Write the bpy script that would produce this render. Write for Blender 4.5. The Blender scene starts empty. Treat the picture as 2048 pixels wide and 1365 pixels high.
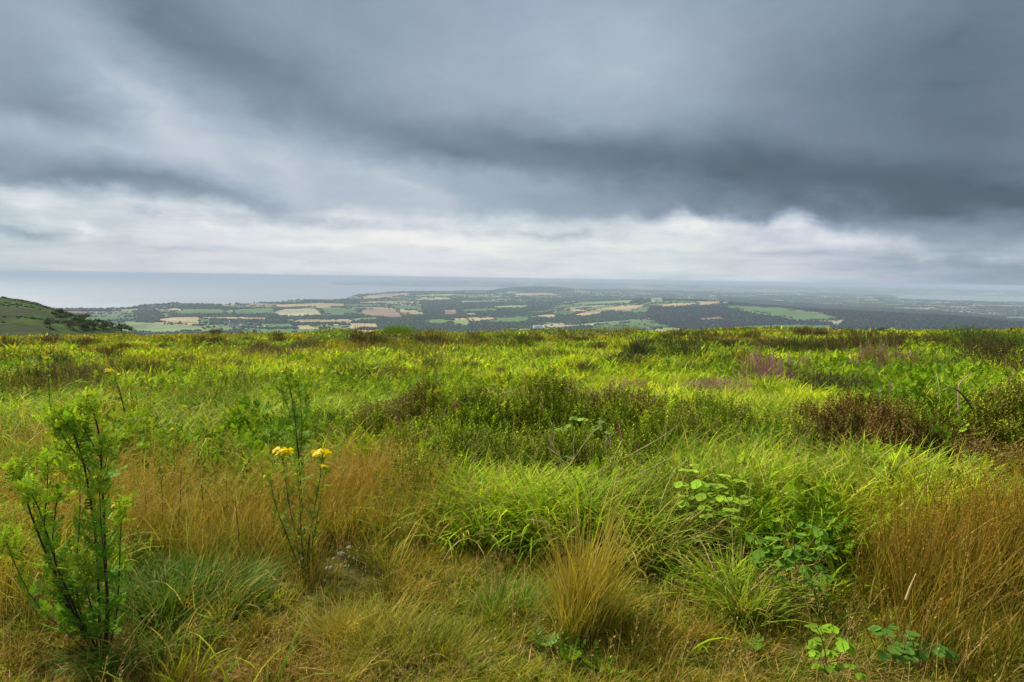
import bpy, math, random
import numpy as np
from mathutils import Matrix, Vector

sc = bpy.context.scene
C = sc.collection
RNG = np.random.default_rng(11)
random.seed(5)

# ---------------------------------------------------------------- camera
F_PX, CX, CY = 1365.0, 1024.0, 682.5          # in the photograph's own pixels
CAM = np.array([0.0, 0.0, 1.6])
PITCH, ROLL = math.radians(5.25), math.radians(0.85)
RM = Matrix.Rotation(math.radians(90) - PITCH, 3, 'X') @ Matrix.Rotation(ROLL, 3, 'Z')
R3 = np.array([list(r) for r in RM])
camd = bpy.data.cameras.new('camera')
cam = bpy.data.objects.new('camera', camd)
C.objects.link(cam)
camd.sensor_width = 36.0
camd.lens = 36.0 * F_PX / 2048.0
camd.clip_start, camd.clip_end = 0.05, 250000.0
cam.matrix_world = Matrix.Translation(Vector(CAM)) @ RM.to_4x4()
sc.camera = cam

# ---------------------------------------------------------------- exposure
sc.view_settings.view_transform = 'Standard'
sc.view_settings.look = 'None'
sc.view_settings.exposure = 0.5
sc.view_settings.gamma = 1.0
sc.view_settings.use_curve_mapping = False
cy = sc.cycles
sc.render.engine = 'CYCLES'
cy.max_bounces = 6
cy.diffuse_bounces = 2
cy.glossy_bounces = 2
cy.transmission_bounces = 3
cy.volume_bounces = 0
cy.use_denoising = True
cy.caustics_reflective = cy.caustics_refractive = False
cy.sample_clamp_indirect = 4.0

def px_dir(px, py):
    px, py = np.asarray(px, float), np.asarray(py, float)
    v = np.stack([(px - CX) / F_PX, (CY - py) / F_PX, -np.ones_like(px)], -1)
    v = v @ R3.T
    return v / np.linalg.norm(v, axis=-1, keepdims=True)

def to_px(P):
    q = (np.asarray(P, float) - CAM) @ R3
    w = np.maximum(-q[..., 2], 1e-3)
    return CX + F_PX * q[..., 0] / w, CY - F_PX * q[..., 1] / w

def srgb(r, g, b):
    f = lambda c: ((c / 255 + 0.055) / 1.055) ** 2.4 if c > 10 else c / 255 / 12.92
    return (f(r), f(g), f(b), 1.0)

# ---------------------------------------------------------------- node helper
class NT:
    def __init__(s, nt):
        s.t = nt
    def n(s, typ, **kw):
        nd = s.t.nodes.new(typ)
        for k, v in kw.items():
            setattr(nd, k, v)
        return nd
    def put(s, sock, v):
        if v is None:
            return
        if hasattr(v, 'is_output') or hasattr(v, 'links'):
            s.t.links.new(v, sock)
        else:
            sock.default_value = v
    def m(s, op, a, b=None, c=None, clamp=False):
        nd = s.n('ShaderNodeMath', operation=op)
        nd.use_clamp = clamp
        for i, v in enumerate((a, b, c)):
            s.put(nd.inputs[i], v)
        return nd.outputs[0]
    def v(s, op, a, b=None):
        nd = s.n('ShaderNodeVectorMath', operation=op)
        s.put(nd.inputs[0], a)
        if op == 'SCALE':
            s.put(nd.inputs['Scale'], b)
        else:
            s.put(nd.inputs[1], b)
        return nd.outputs[0]
    def noise(s, vec, scale, detail=3, rough=0.5, dist=0.0):
        nd = s.n('ShaderNodeTexNoise')
        s.put(nd.inputs['Vector'], vec)
        nd.inputs['Scale'].default_value = scale
        nd.inputs['Detail'].default_value = detail
        nd.inputs['Roughness'].default_value = rough
        nd.inputs['Distortion'].default_value = dist
        return nd
    def ramp(s, fac, stops, interp='LINEAR'):
        nd = s.n('ShaderNodeValToRGB')
        nd.color_ramp.interpolation = interp
        e = nd.color_ramp.elements
        while len(e) < len(stops):
            e.new(0.5)
        for el, (p, c) in zip(e, sorted(stops, key=lambda q: q[0])):
            el.position = p
            el.color = c if hasattr(c, '__len__') else (c, c, c, 1)
        s.put(nd.inputs[0], fac)
        return nd.outputs[0]
    def mr(s, v, a, b, c, d, interp='LINEAR'):
        nd = s.n('ShaderNodeMapRange', interpolation_type=interp)
        for i, x in enumerate((v, a, b, c, d)):
            s.put(nd.inputs[i], x)
        return nd.outputs[0]
    def mix(s, f, a, b, blend='MIX'):
        nd = s.n('ShaderNodeMix', data_type='RGBA', blend_type=blend)
        s.put(nd.inputs[0], f); s.put(nd.inputs[6], a); s.put(nd.inputs[7], b)
        return nd.outputs[2]
    def mapping(s, vec, loc=(0, 0, 0), rot=(0, 0, 0), scale=(1, 1, 1)):
        nd = s.n('ShaderNodeMapping')
        s.put(nd.inputs[0], vec)
        nd.inputs[1].default_value = loc
        nd.inputs[2].default_value = rot
        nd.inputs[3].default_value = scale
        return nd.outputs[0]

# ---------------------------------------------------------------- sky (world)
SUN_EL, SUN_AZ = math.radians(46), math.radians(-48)     # azimuth from +Y, clockwise
world = bpy.data.worlds.new('World')
sc.world = world
world.use_nodes = True
wt = NT(world.node_tree)
for nd in list(world.node_tree.nodes):
    world.node_tree.nodes.remove(nd)

def px_uv(px, py):
    d = px_dir(px, py)
    return math.atan2(d[0], d[1]), math.asin(d[2])

tc = wt.n('ShaderNodeTexCoord')
D = tc.outputs['Generated']
sep = wt.n('ShaderNodeSeparateXYZ'); wt.put(sep.inputs[0], D)
U0 = wt.m('ARCTAN2', sep.outputs[0], sep.outputs[1])
V0 = wt.m('ARCSINE', sep.outputs[2])
# the cloud sheet seen in perspective: coordinates on a level layer overhead
zz = wt.m('ADD', wt.m('MAXIMUM', sep.outputs[2], 0.0), 0.10)
lay = wt.n('ShaderNodeCombineXYZ')
wt.put(lay.inputs[0], wt.m('DIVIDE', sep.outputs[0], zz))
wt.put(lay.inputs[1], wt.m('DIVIDE', sep.outputs[1], zz))
nW = wt.noise(wt.mapping(D, scale=(1, 1, 2.2)), 3.2, 5, 0.55)
sw = wt.n('ShaderNodeSeparateColor'); wt.put(sw.inputs[0], nW.outputs['Color'])
nP = wt.noise(wt.mapping(D, scale=(1, 1, 1.6)), 17.0, 5, 0.6)
sp = wt.n('ShaderNodeSeparateColor'); wt.put(sp.inputs[0], nP.outputs['Color'])
wU = wt.m('MULTIPLY_ADD', wt.m('SUBTRACT', sw.outputs[0], 0.5), 0.22, U0)
wV = wt.m('MULTIPLY_ADD', wt.m('SUBTRACT', sw.outputs[1], 0.5), 0.11, V0)
wU = wt.m('MULTIPLY_ADD', wt.m('SUBTRACT', sp.outputs[0], 0.5), 0.045, wU)
wV = wt.m('MULTIPLY_ADD', wt.m('SUBTRACT', sp.outputs[1], 0.5), 0.03, wV)
UV = wt.n('ShaderNodeCombineXYZ')
wt.put(UV.inputs[0], wU); wt.put(UV.inputs[1], wV)

def vcurve(pts, src, lo, hi, interp='B_SPLINE'):
    f = wt.mr(src, lo, hi, 0.0, 1.0)
    return wt.ramp(f, [((p - lo) / (hi - lo), v) for p, v in pts], interp)

# brightness of the upper cloud mass
upper = vcurve([(0.0, .655), (.13, .65), (.25, .62), (.4, .61), (.55, .66), (.9, .85), (1.4, .95)], V0, 0.0, 1.5)
BLOBS = [  # cx, cy, rx, ry, tilt in degrees (down to the right positive), amount
    (1950, 390, 900, 105, 2, -.13), (1450, 360, 900, 100, 6, -.13), (2000, 250, 760, 260, 0, -.14),
    (1950, 60, 640, 260, -8, -.13), (1150, 300, 620, 100, 5, -.12), (2048, 410, 420, 45, 0, -.10),
    (1240, 140, 520, 200, 0, .11), (1180, 40, 460, 150, 0, .04), (880, 120, 420, 150, 10, .03),
    (380, 390, 560, 42, 4, -.10), (90, 368, 420, 40, 2, -.08), (60, 130, 300, 260, 0, -.04),
    (330, 60, 420, 130, 20, -.11), (560, 150, 520, 120, 22, -.07), (90, 215, 360, 60, 6, -.06),
    (200, 150, 340, 100, 38, .09), (330, 250, 380, 110, 38, .10), (500, 310, 460, 60, 18, .06),
    (560, 330, 300, 50, 40, .06), (780, 380, 440, 70, 20, .13), (700, 412, 420, 40, 10, .10),
    (920, 365, 320, 34, 4, .05), (60, 260, 420, 45, 0, .05), (250, 300, 500, 45, 5, .04),
    (1650, 250, 500, 80, -6, -.03), (1100, 380, 260, 36, 0, .06), (940, 325, 330, 60, 10, -.08),
]
for cx_, cy_, rx_, ry_, tilt, amp in BLOBS:
    u, v = px_uv(cx_, cy_)
    nd = wt.n('ShaderNodeMapping', vector_type='TEXTURE')
    wt.put(nd.inputs[0], UV.outputs[0])
    nd.inputs[1].default_value = (u, v, 0)
    nd.inputs[2].default_value = (0, 0, -math.radians(tilt))
    nd.inputs[3].default_value = (rx_ / F_PX * 1.15, ry_ / F_PX * 1.15, 1)
    g = wt.n('ShaderNodeTexGradient', gradient_type='QUADRATIC_SPHERE')
    wt.put(g.inputs[0], nd.outputs[0])
    upper = wt.m('MULTIPLY_ADD', g.outputs['Fac'], amp * 1.15, upper)
nL = wt.noise(wt.mapping(lay.outputs[0], rot=(0, 0, .5), scale=(1, 1.7, 1)), 0.55, 6, 0.55, 0.4)
upper = wt.m('MULTIPLY_ADD', wt.m('SUBTRACT', nL.outputs[0], 0.5), 0.11, upper)
nF = wt.noise(wt.mapping(D, scale=(1, 1, 2.0)), 7.5, 8, 0.62, 0.7)
upper = wt.m('MULTIPLY_ADD', wt.m('SUBTRACT', nF.outputs[0], 0.5), 0.09, upper)

c2 = wt.n('ShaderNodeCombineXYZ')
wt.put(c2.inputs[0], wt.m('MULTIPLY_ADD', wt.m('SUBTRACT', sp.outputs[0], 0.5), 0.06, U0))
wt.put(c2.inputs[1], wt.m('MULTIPLY_ADD', wt.m('SUBTRACT', sp.outputs[1], 0.5), 0.03, V0))
UV2 = c2.outputs[0]
# bright band of far sky under the cloud base
nB = wt.noise(wt.mapping(D, scale=(1, 1, 7.0)), 7.5, 5, 0.6, 0.2)
low = vcurve([(-.02, .85), (.02, .885), (.05, .885), (.09, .84), (.14, .79)], V0, -0.02, 0.15, 'LINEAR')
low = wt.m('MULTIPLY_ADD', wt.m('SUBTRACT', nB.outputs[0], 0.5), 0.30, low)
for cx_, cy_, rx_, ry_, tilt, amp in [(60, 466, 190, 13, 2, -.15), (560, 436, 330, 20, 2, -.09), (640, 452, 260, 12, 1, -.06), (1130, 470, 320, 13, 0, -.10), (1560, 508, 340, 10, 0, -.06), (1900, 530, 400, 26, 0, -.06),
        (178, 466, 34, 26, 0, .14), (430, 452, 150, 16, 0, .09), (60, 410, 120, 26, 30, .07), (870, 484, 260, 16, 0, .10), (640, 490, 260, 10, 0, .05), (1385, 446, 90, 26, 0, .09), (1590, 452, 90, 26, 0, .07), (1330, 500, 500, 14, 0, .04), (360, 500, 300, 8, 0, -.04)]:
    u, v = px_uv(cx_, cy_)
    nd = wt.n('ShaderNodeMapping', vector_type='TEXTURE')
    nvec = wt.v('ADD', UV2, (0, 0, 0))
    wt.put(nd.inputs[0], nvec)
    nd.inputs[1].default_value = (u, v, 0)
    nd.inputs[2].default_value = (0, 0, -math.radians(tilt))
    nd.inputs[3].default_value = (rx_ / F_PX * 1.2, ry_ / F_PX * 1.5, 1)
    g = wt.n('ShaderNodeTexGradient', gradient_type='QUADRATIC_SPHERE')
    wt.put(g.inputs[0], nd.outputs[0])
    low = wt.m('MULTIPLY_ADD', g.outputs['Fac'], amp * 1.3, low)
us = [px_uv(x, 540)[0] for x in (0, 400, 900, 1400, 1700, 2048)]
low = wt.m('ADD', low, wt.m('SUBTRACT', vcurve(list(zip([-1.5] + us + [1.5], [.40, .42, .49, .53, .50, .42, .30, .28])), U0, -1.5, 1.5, 'LINEAR'), 0.5))

EDGE = [(0, 372), (200, 392), (440, 414), (560, 440), (720, 425), (900, 440), (1024, 444), (1180, 452), (1290, 446),
        (1372, 428), (1440, 450), (1520, 456), (1580, 434), (1650, 452), (1720, 472), (1800, 486), (1880, 500), (2048, 484)]
ep = [px_uv(x, y) for x, y in EDGE]
edge = vcurve([(-.75, ep[0][1])] + ep + [(.75, ep[-1][1])], wt.m('MULTIPLY_ADD', wt.m('SUBTRACT', sp.outputs[0], 0.5), 0.05, U0), -.75, .75, 'EASE')
dv = wt.m('SUBTRACT', wt.m('MULTIPLY_ADD', wt.m('SUBTRACT', sp.outputs[1], 0.5), 0.034, V0), edge)
sfac = wt.mr(dv, -0.004, 0.018, 0.0, 1.0, 'SMOOTHSTEP')
# tops of the cumulus just under the edge catch the light
rim = wt.mr(wt.m('ABSOLUTE', wt.m('ADD', dv, 0.014)), 0.0, 0.02, 1.0, 0.0, 'SMOOTHSTEP')
low = wt.m('MULTIPLY_ADD', rim, wt.mr(sp.outputs[2], 0.40, 0.62, 0.0, 0.08), low)
b = wt.m('ADD', wt.m('MULTIPLY', upper, sfac), wt.m('MULTIPLY', low, wt.m('SUBTRACT', 1.0, sfac)))
SKYC = [(.30, (74, 88, 98)), (.40, (92, 107, 120)), (.50, (117, 133, 148)), (.60, (140, 155, 171)), (.70, (165, 178, 194)),
        (.80, (193, 202, 213)), (.90, (219, 223, 229)), (1.0, (240, 240, 238))]
col = wt.ramp(b, [(p, srgb(*c)) for p, c in SKYC])
tint = wt.ramp(wt.noise(D, 3.7, 2).outputs[0], [(.35, (.95, 1.03, .98, 1)), (.5, (.99, 1, .99, 1)), (.65, (1.01, .995, 1.02, 1))])
col = wt.mix(1.0, col, tint, 'MULTIPLY')
# the open sky behind the cloud, just tinting it
nish = wt.n('ShaderNodeTexSky', sky_type='NISHITA')
nish.sun_disc = False
nish.sun_elevation = SUN_EL
nish.sun_rotation = SUN_AZ
nish.altitude = 300
nsc = wt.mix(1.0, nish.outputs[0], (0.1, 0.1, 0.1, 1), 'MULTIPLY')
col = wt.mix(0.06, col, nsc)
# overhead (above the frame) the sky is brightened to add soft light
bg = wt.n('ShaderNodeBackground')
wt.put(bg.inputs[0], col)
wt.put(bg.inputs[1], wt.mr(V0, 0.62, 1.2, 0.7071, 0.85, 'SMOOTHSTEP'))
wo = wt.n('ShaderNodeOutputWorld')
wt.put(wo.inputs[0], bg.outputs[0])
world.cycles.sampling_method = 'MANUAL'
world.cycles.sample_map_resolution = 512

# ---------------------------------------------------------------- sun
sd = bpy.data.lights.new('sun', 'SUN')
sd.energy = 5.0
sd.angle = math.radians(5)
sd.color = (1.0, 0.95, 0.85)
sun = bpy.data.objects.new('sun', sd)
C.objects.link(sun)
sdir = Vector((math.sin(SUN_AZ) * math.cos(SUN_EL), math.cos(SUN_AZ) * math.cos(SUN_EL), math.sin(SUN_EL)))
sun.rotation_euler = sdir.to_track_quat('Z', 'Y').to_euler()
sun.location = sdir * 50

# ================================================================ helpers
def hash2(ix, iy, seed=0):
    h = (ix.astype(np.int64) * 374761393 + iy.astype(np.int64) * 668265263 + seed * 974711) & 0x7fffffff
    h = ((h ^ (h >> 13)) * 1274126177) & 0x7fffffff
    h = ((h ^ (h >> 16)) * 2246822519) & 0x7fffffff
    return (h & 0xffffff) / float(0x1000000)

def vnoise(x, y, seed=0):
    xi, yi = np.floor(x), np.floor(y)
    fx, fy = x - xi, y - yi
    fx, fy = fx * fx * (3 - 2 * fx), fy * fy * (3 - 2 * fy)
    a, b_ = hash2(xi, yi, seed), hash2(xi + 1, yi, seed)
    c, d = hash2(xi, yi + 1, seed), hash2(xi + 1, yi + 1, seed)
    return (a + (b_ - a) * fx) * (1 - fy) + (c + (d - c) * fx) * fy

def fbm(x, y, seed=0, oct=4):
    s, a, t = 0, 1.0, 0
    for i in range(oct):
        s = s + a * vnoise(x * 2 ** i + 17.3 * i, y * 2 ** i - 9.1 * i, seed + i)
        t += a
        a *= 0.5
    return s / t

def smooth(a, b_, x):
    t = np.clip((x - a) / (b_ - a), 0, 1)
    return t * t * (3 - 2 * t)

def inpoly(px, py, poly):
    r = np.zeros(px.shape, bool)
    n = len(poly)
    for i in range(n):
        x1, y1 = poly[i]; x2, y2 = poly[(i + 1) % n]
        if y1 == y2:
            continue
        c = ((y1 > py) != (y2 > py)) & (px < (x2 - x1) * (py - y1) / (y2 - y1) + x1)
        r ^= c
    return r

def tag(o, label=None, cat=None, group=None, kind=None):
    if label: o['label'] = label
    if cat: o['category'] = cat
    if group: o['group'] = group
    if kind: o['kind'] = kind
    return o

class Geo:
    """collects vertices, triangles, quads and one colour per vertex; builds ONE mesh object"""
    def __init__(s):
        s.V, s.T, s.Q, s.C, s.n = [], [], [], [], 0
    def add(s, V, T=None, Q=None, col=(1, 1, 1)):
        V = np.asarray(V, np.float32).reshape(-1, 3)
        col = np.asarray(col, np.float32)
        if col.ndim == 1:
            col = np.broadcast_to(col, V.shape)
        s.V.append(V); s.C.append(col)
        if T is not None and len(T): s.T.append(np.asarray(T, np.int64).reshape(-1, 3) + s.n)
        if Q is not None and len(Q): s.Q.append(np.asarray(Q, np.int64).reshape(-1, 4) + s.n)
        s.n += len(V)
    def mesh(s, name, m, smooth_=False):
        V = np.concatenate(s.V); Cc = np.concatenate(s.C)
        T = np.concatenate(s.T) if s.T else np.zeros((0, 3), np.int64)
        Q = np.concatenate(s.Q) if s.Q else np.zeros((0, 4), np.int64)
        me = bpy.data.meshes.new(name)
        me.vertices.add(len(V)); me.vertices.foreach_set('co', V.ravel())
        me.loops.add(T.size + Q.size)
        me.loops.foreach_set('vertex_index', np.concatenate([T.ravel(), Q.ravel()]).astype(np.int32))
        me.polygons.add(len(T) + len(Q))
        st = np.concatenate([np.arange(len(T)) * 3, T.size + np.arange(len(Q)) * 4]).astype(np.int32)
        me.polygons.foreach_set('loop_start', st)
        if smooth_:
            me.polygons.foreach_set('use_smooth', np.ones(len(T) + len(Q), bool))
        me.update(calc_edges=True)
        at = me.attributes.new('Col', 'FLOAT_COLOR', 'POINT')
        at.data.foreach_set('color', np.concatenate([Cc, np.ones((len(Cc), 1), np.float32)], 1).astype(np.float32).ravel())
        me.materials.append(m)
        return me
    def build(s, name, m, parent=None, smooth_=False, origin=None):
        if origin is not None:
            s.V = [v - np.asarray(origin, np.float32) for v in s.V]
        o = bpy.data.objects.new(name, s.mesh(name, m, smooth_))
        C.objects.link(o)
        if parent is not None: o.parent = parent
        elif origin is not None: o.location = origin
        return o

def thing(name, loc, label, cat, group=None):
    o = bpy.data.objects.new(name, None)
    o.empty_display_size = 0.2
    C.objects.link(o)
    o.location = [float(v) for v in loc]
    return tag(o, label, cat, group)

def copy_thing(o, loc, rz=0, s=1, label=None):
    r = o.copy(); C.objects.link(r)
    r.location = [float(v) for v in loc]; r.rotation_euler = (0, 0, rz); r.scale = (s, s, s)
    if label: r['label'] = label
    for ch in [c for c in bpy.data.objects if c.parent == o]:
        c = ch.copy(); C.objects.link(c); c.parent = r
        for g in [k for k in bpy.data.objects if k.parent == ch]:
            d = g.copy(); C.objects.link(d); d.parent = c
    return r

def mat_leaf(name, trans=0.35, rough=0.62, spec=0.25, var=0.0, vs=6.0, tcol=(1.25, 1.15, .5)):
    m = bpy.data.materials.new(name); m.use_nodes = True
    t = NT(m.node_tree)
    bs = m.node_tree.nodes['Principled BSDF']; out = m.node_tree.nodes['Material Output']
    a = t.n('ShaderNodeAttribute', attribute_name='Col').outputs['Color']
    if var:
        g = t.n('ShaderNodeTexCoord').outputs['Object']
        nn = t.noise(g, vs, 3).outputs[0]
        a = t.mix(1.0, a, t.ramp(nn, [(.3, 1 - var), (.7, 1 + var)]), 'MULTIPLY')
    t.put(bs.inputs['Base Color'], a)
    bs.inputs['Roughness'].default_value = rough
    bs.inputs['Specular IOR Level'].default_value = spec
    if trans:
        tr = t.n('ShaderNodeBsdfTranslucent')
        t.put(tr.inputs[0], t.mix(1.0, a, tcol + (1,), 'MULTIPLY'))
        mx = t.n('ShaderNodeMixShader'); mx.inputs[0].default_value = trans
        t.put(mx.inputs[1], bs.outputs[0]); t.put(mx.inputs[2], tr.outputs[0])
        t.put(out.inputs[0], mx.outputs[0])
    return m

# ================================================================ ground shape
_D = np.array([0, 5, 10, 20, 30, 45, 60, 80, 100, 150, 300, 600, 1000, 2000, 2700, 3300, 4000, 60000.])
_Z = np.array([0, 0, -.36, -.95, -1.55, -2.45, -3.4, -4.85, -6.9, -13, -32, -75, -120, -200, -228, -237, -240, -240.])
def profile(Dd):
    q = np.log(np.maximum(Dd, .01) + 6)
    qs = np.log(_D + 6)
    # smoothed piecewise interpolation
    return (np.interp(q - .05, qs, _Z) + 2 * np.interp(q, qs, _Z) + np.interp(q + .05, qs, _Z)) / 4

MOUNDS = []        # x, y, rx, ry, height
def base_ground(x, y):
    R_ = np.hypot(x, y)
    Dd = np.hypot(x * .25, y)
    Dd = Dd + (R_ - Dd) * smooth(90, 500, R_)
    Dd = np.where(y > 0, Dd, R_)
    lat = 0.024 * np.clip(x, -120, 120) * (1 - smooth(150, 1500, R_))
    return profile(Dd) + lat

def ground(x, y):
    x, y = np.asarray(x, float), np.asarray(y, float)
    Dd = np.hypot(x, y)
    z = base_ground(x, y)
    amp = 0.06 + 0.26 * smooth(5, 18, Dd)
    z = z + (fbm(x * .55 + 3, y * .55, 5, 3) - .5) * amp * 1.5 * (1 - smooth(100, 200, Dd))
    z = z + (fbm(x * 2.3, y * 2.3, 9, 3) - .5) * (.12 + .24 * smooth(4.5, 8, Dd)) * (1 - smooth(20, 60, Dd))
    z = z + (fbm(x / 9 + 4, y / 11, 19, 2) - .5) * 1.1 * smooth(28, 60, Dd) * (1 - smooth(100, 180, Dd)) + .35 * np.exp(-((x + 16) / 7) ** 2) * smooth(50, 75, Dd) * (1 - smooth(95, 130, Dd))
    for mx, my, rx, ry, h in MOUNDS:
        q = ((x - mx) / rx) ** 2 + ((y - my) / ry) ** 2
        z = z + h * np.exp(-q * 1.2) * (0.8 + .4 * vnoise(x * 3, y * 3, 3))
    return z

def hit(px, py, fn=None, tmax=400):
    """where the sight line through a pixel of the photograph meets the ground"""
    fn = fn or ground
    d = px_dir(px, py)
    t = np.concatenate([np.arange(1.0, 20, .02), np.arange(20, tmax, .25)])
    P = CAM + t[:, None] * d
    below = P[:, 2] < fn(P[:, 0], P[:, 1])
    i = int(np.argmax(below)) if below.any() else len(t) - 1
    p = P[i].copy()
    p[2] = float(fn(p[0], p[1]))
    return p

def at_depth(px, py, y):
    d = px_dir(px, py)
    return CAM + d * ((y - CAM[1]) / d[..., 1])[..., None]

for (mpx, mpy, rx, ry, h) in [(880, 925, .8, .5, .26), (1120, 920, 1.2, .6, .30), (1340, 900, .9, .6, .24), (1760, 930, 1.0, .6, .22), (2000, 930, 1.1, .8, .26),
                              (1380, 1060, .7, .4, .10), (1250, 1030, .6, .35, .06)]:
    p = hit(mpx, mpy, base_ground)
    MOUNDS.append((p[0], p[1], rx, ry, h))

# ---------------------------------------------------------------- near moor
def polar_mesh(az, rr, zf, name, m, colf=None, kind='structure', smooth_=True, wrap=False):
    A, Rr = np.meshgrid(az, rr)
    x, y = Rr * np.sin(A), Rr * np.cos(A)
    z = zf(x, y)
    V = np.stack([x, y, z], -1).reshape(-1, 3)
    nr, na = A.shape
    i = np.arange(nr - 1)[:, None] * na + np.arange(na - 1)[None]
    Q = np.stack([i, i + 1, i + na + 1, i + na], -1).reshape(-1, 4)[:, ::-1]
    g = Geo()
    col = colf(x, y, z).reshape(-1, 3) if colf else (1, 1, 1)
    g.add(V, Q=Q, col=col)
    o = g.build(name, m, smooth_=smooth_)
    tag(o, kind=kind)
    return o

def mat_ground():
    m = bpy.data.materials.new('moor_soil'); m.use_nodes = True
    t = NT(m.node_tree); bs = m.node_tree.nodes['Principled BSDF']
    g = t.n('ShaderNodeTexCoord').outputs['Object']
    n1 = t.noise(g, 1.3, 6, .65).outputs[0]
    n2 = t.noise(g, 28, 5, .7).outputs[0]
    c1 = t.ramp(n1, [(.3, srgb(44, 48, 16)), (.5, srgb(64, 78, 18)), (.7, srgb(88, 98, 24))])
    c2 = t.ramp(n2, [(.3, srgb(44, 36, 20)), (.5, srgb(92, 78, 34)), (.72, srgb(150, 124, 66))])
    t.put(bs.inputs['Base Color'], t.mix(.4, c1, c2))
    bs.inputs['Roughness'].default_value = .95
    bs.inputs['Specular IOR Level'].default_value = .1
    bp = t.n('ShaderNodeBump'); bp.inputs['Strength'].default_value = .6; bp.inputs['Distance'].default_value = .03
    t.put(bp.inputs['Height'], n2); t.put(bs.inputs['Normal'], bp.outputs[0])
    return m
M_SOIL = mat_ground()
rr_near = np.concatenate([[0.02], np.geomspace(0.4, 400, 420)])
polar_mesh(np.linspace(-math.pi, math.pi, 900), rr_near, ground, 'ground', M_SOIL)

# ================================================================ hill on the left
HS = [(-260, 560), (-120, 577), (0, 597), (40, 601), (70, 607), (110, 622), (150, 634), (190, 645), (235, 656), (280, 668), (330, 682)]
hu = np.array([math.atan2(*px_dir(a, b)[:2]) for a, b in HS])
hz = np.array([1.6 + 520 * px_dir(a, b)[2] / math.hypot(*px_dir(a, b)[:2]) for a, b in HS])
def hill_z(x, y):
    Dd, a = np.hypot(x, y), np.arctan2(x, y)
    zc = np.interp(a, hu, hz)
    front = smooth(150, 520, Dd) ** .8
    back = 1 - smooth(540, 1000, Dd)
    b0 = profile(Dd) - 3.0
    top = np.interp(520., _D, _Z) - 3.0
    z = b0 + (zc - top) * np.minimum(front, back)
    z = z + (fbm(x / 24, y / 24, 31, 4) - .5) * 3.2 * smooth(160, 260, Dd) * smooth(0.002, .1, hu[-1] + .02 - a)
    z = z + (fbm(x / 7, y / 7, 33, 3) - .5) * 1.2
    return z
def hill_c(x, y, z):
    n = fbm(x / 26, y / 50, 41, 4)[..., None]; n2 = fbm(x / 5, y / 6, 47, 5)[..., None]; n2 = .5 + (n2 - .5) * 1.9
    g = np.array([.05, .105, .010]); d = np.array([.028, .04, .013]); br = np.array([.040, .050, .013])
    c = g * (.45 + .45 * n2)
    c = c + (d - c) * smooth(.48, .62, n)
    hgt = smooth(-30, -20, z)[..., None]
    c = c + (br * (.45 + .4 * n2) - c) * hgt * .5
    return c
M_HILL = mat_leaf('hill_heath', 0, .95, .05, .25, .35)
polar_mesh(np.linspace(hu[0], hu[-1], 420), np.geomspace(150, 1000, 260), hill_z, 'hill', M_HILL, hill_c)

# ================================================================ far lowland
def az_of(px, py=600):
    d = px_dir(px, py); return math.atan2(d[0], d[1])
def horiz_tan(px, py):
    d = px_dir(px, py); return -d[2] / math.hypot(d[0], d[1])
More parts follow.
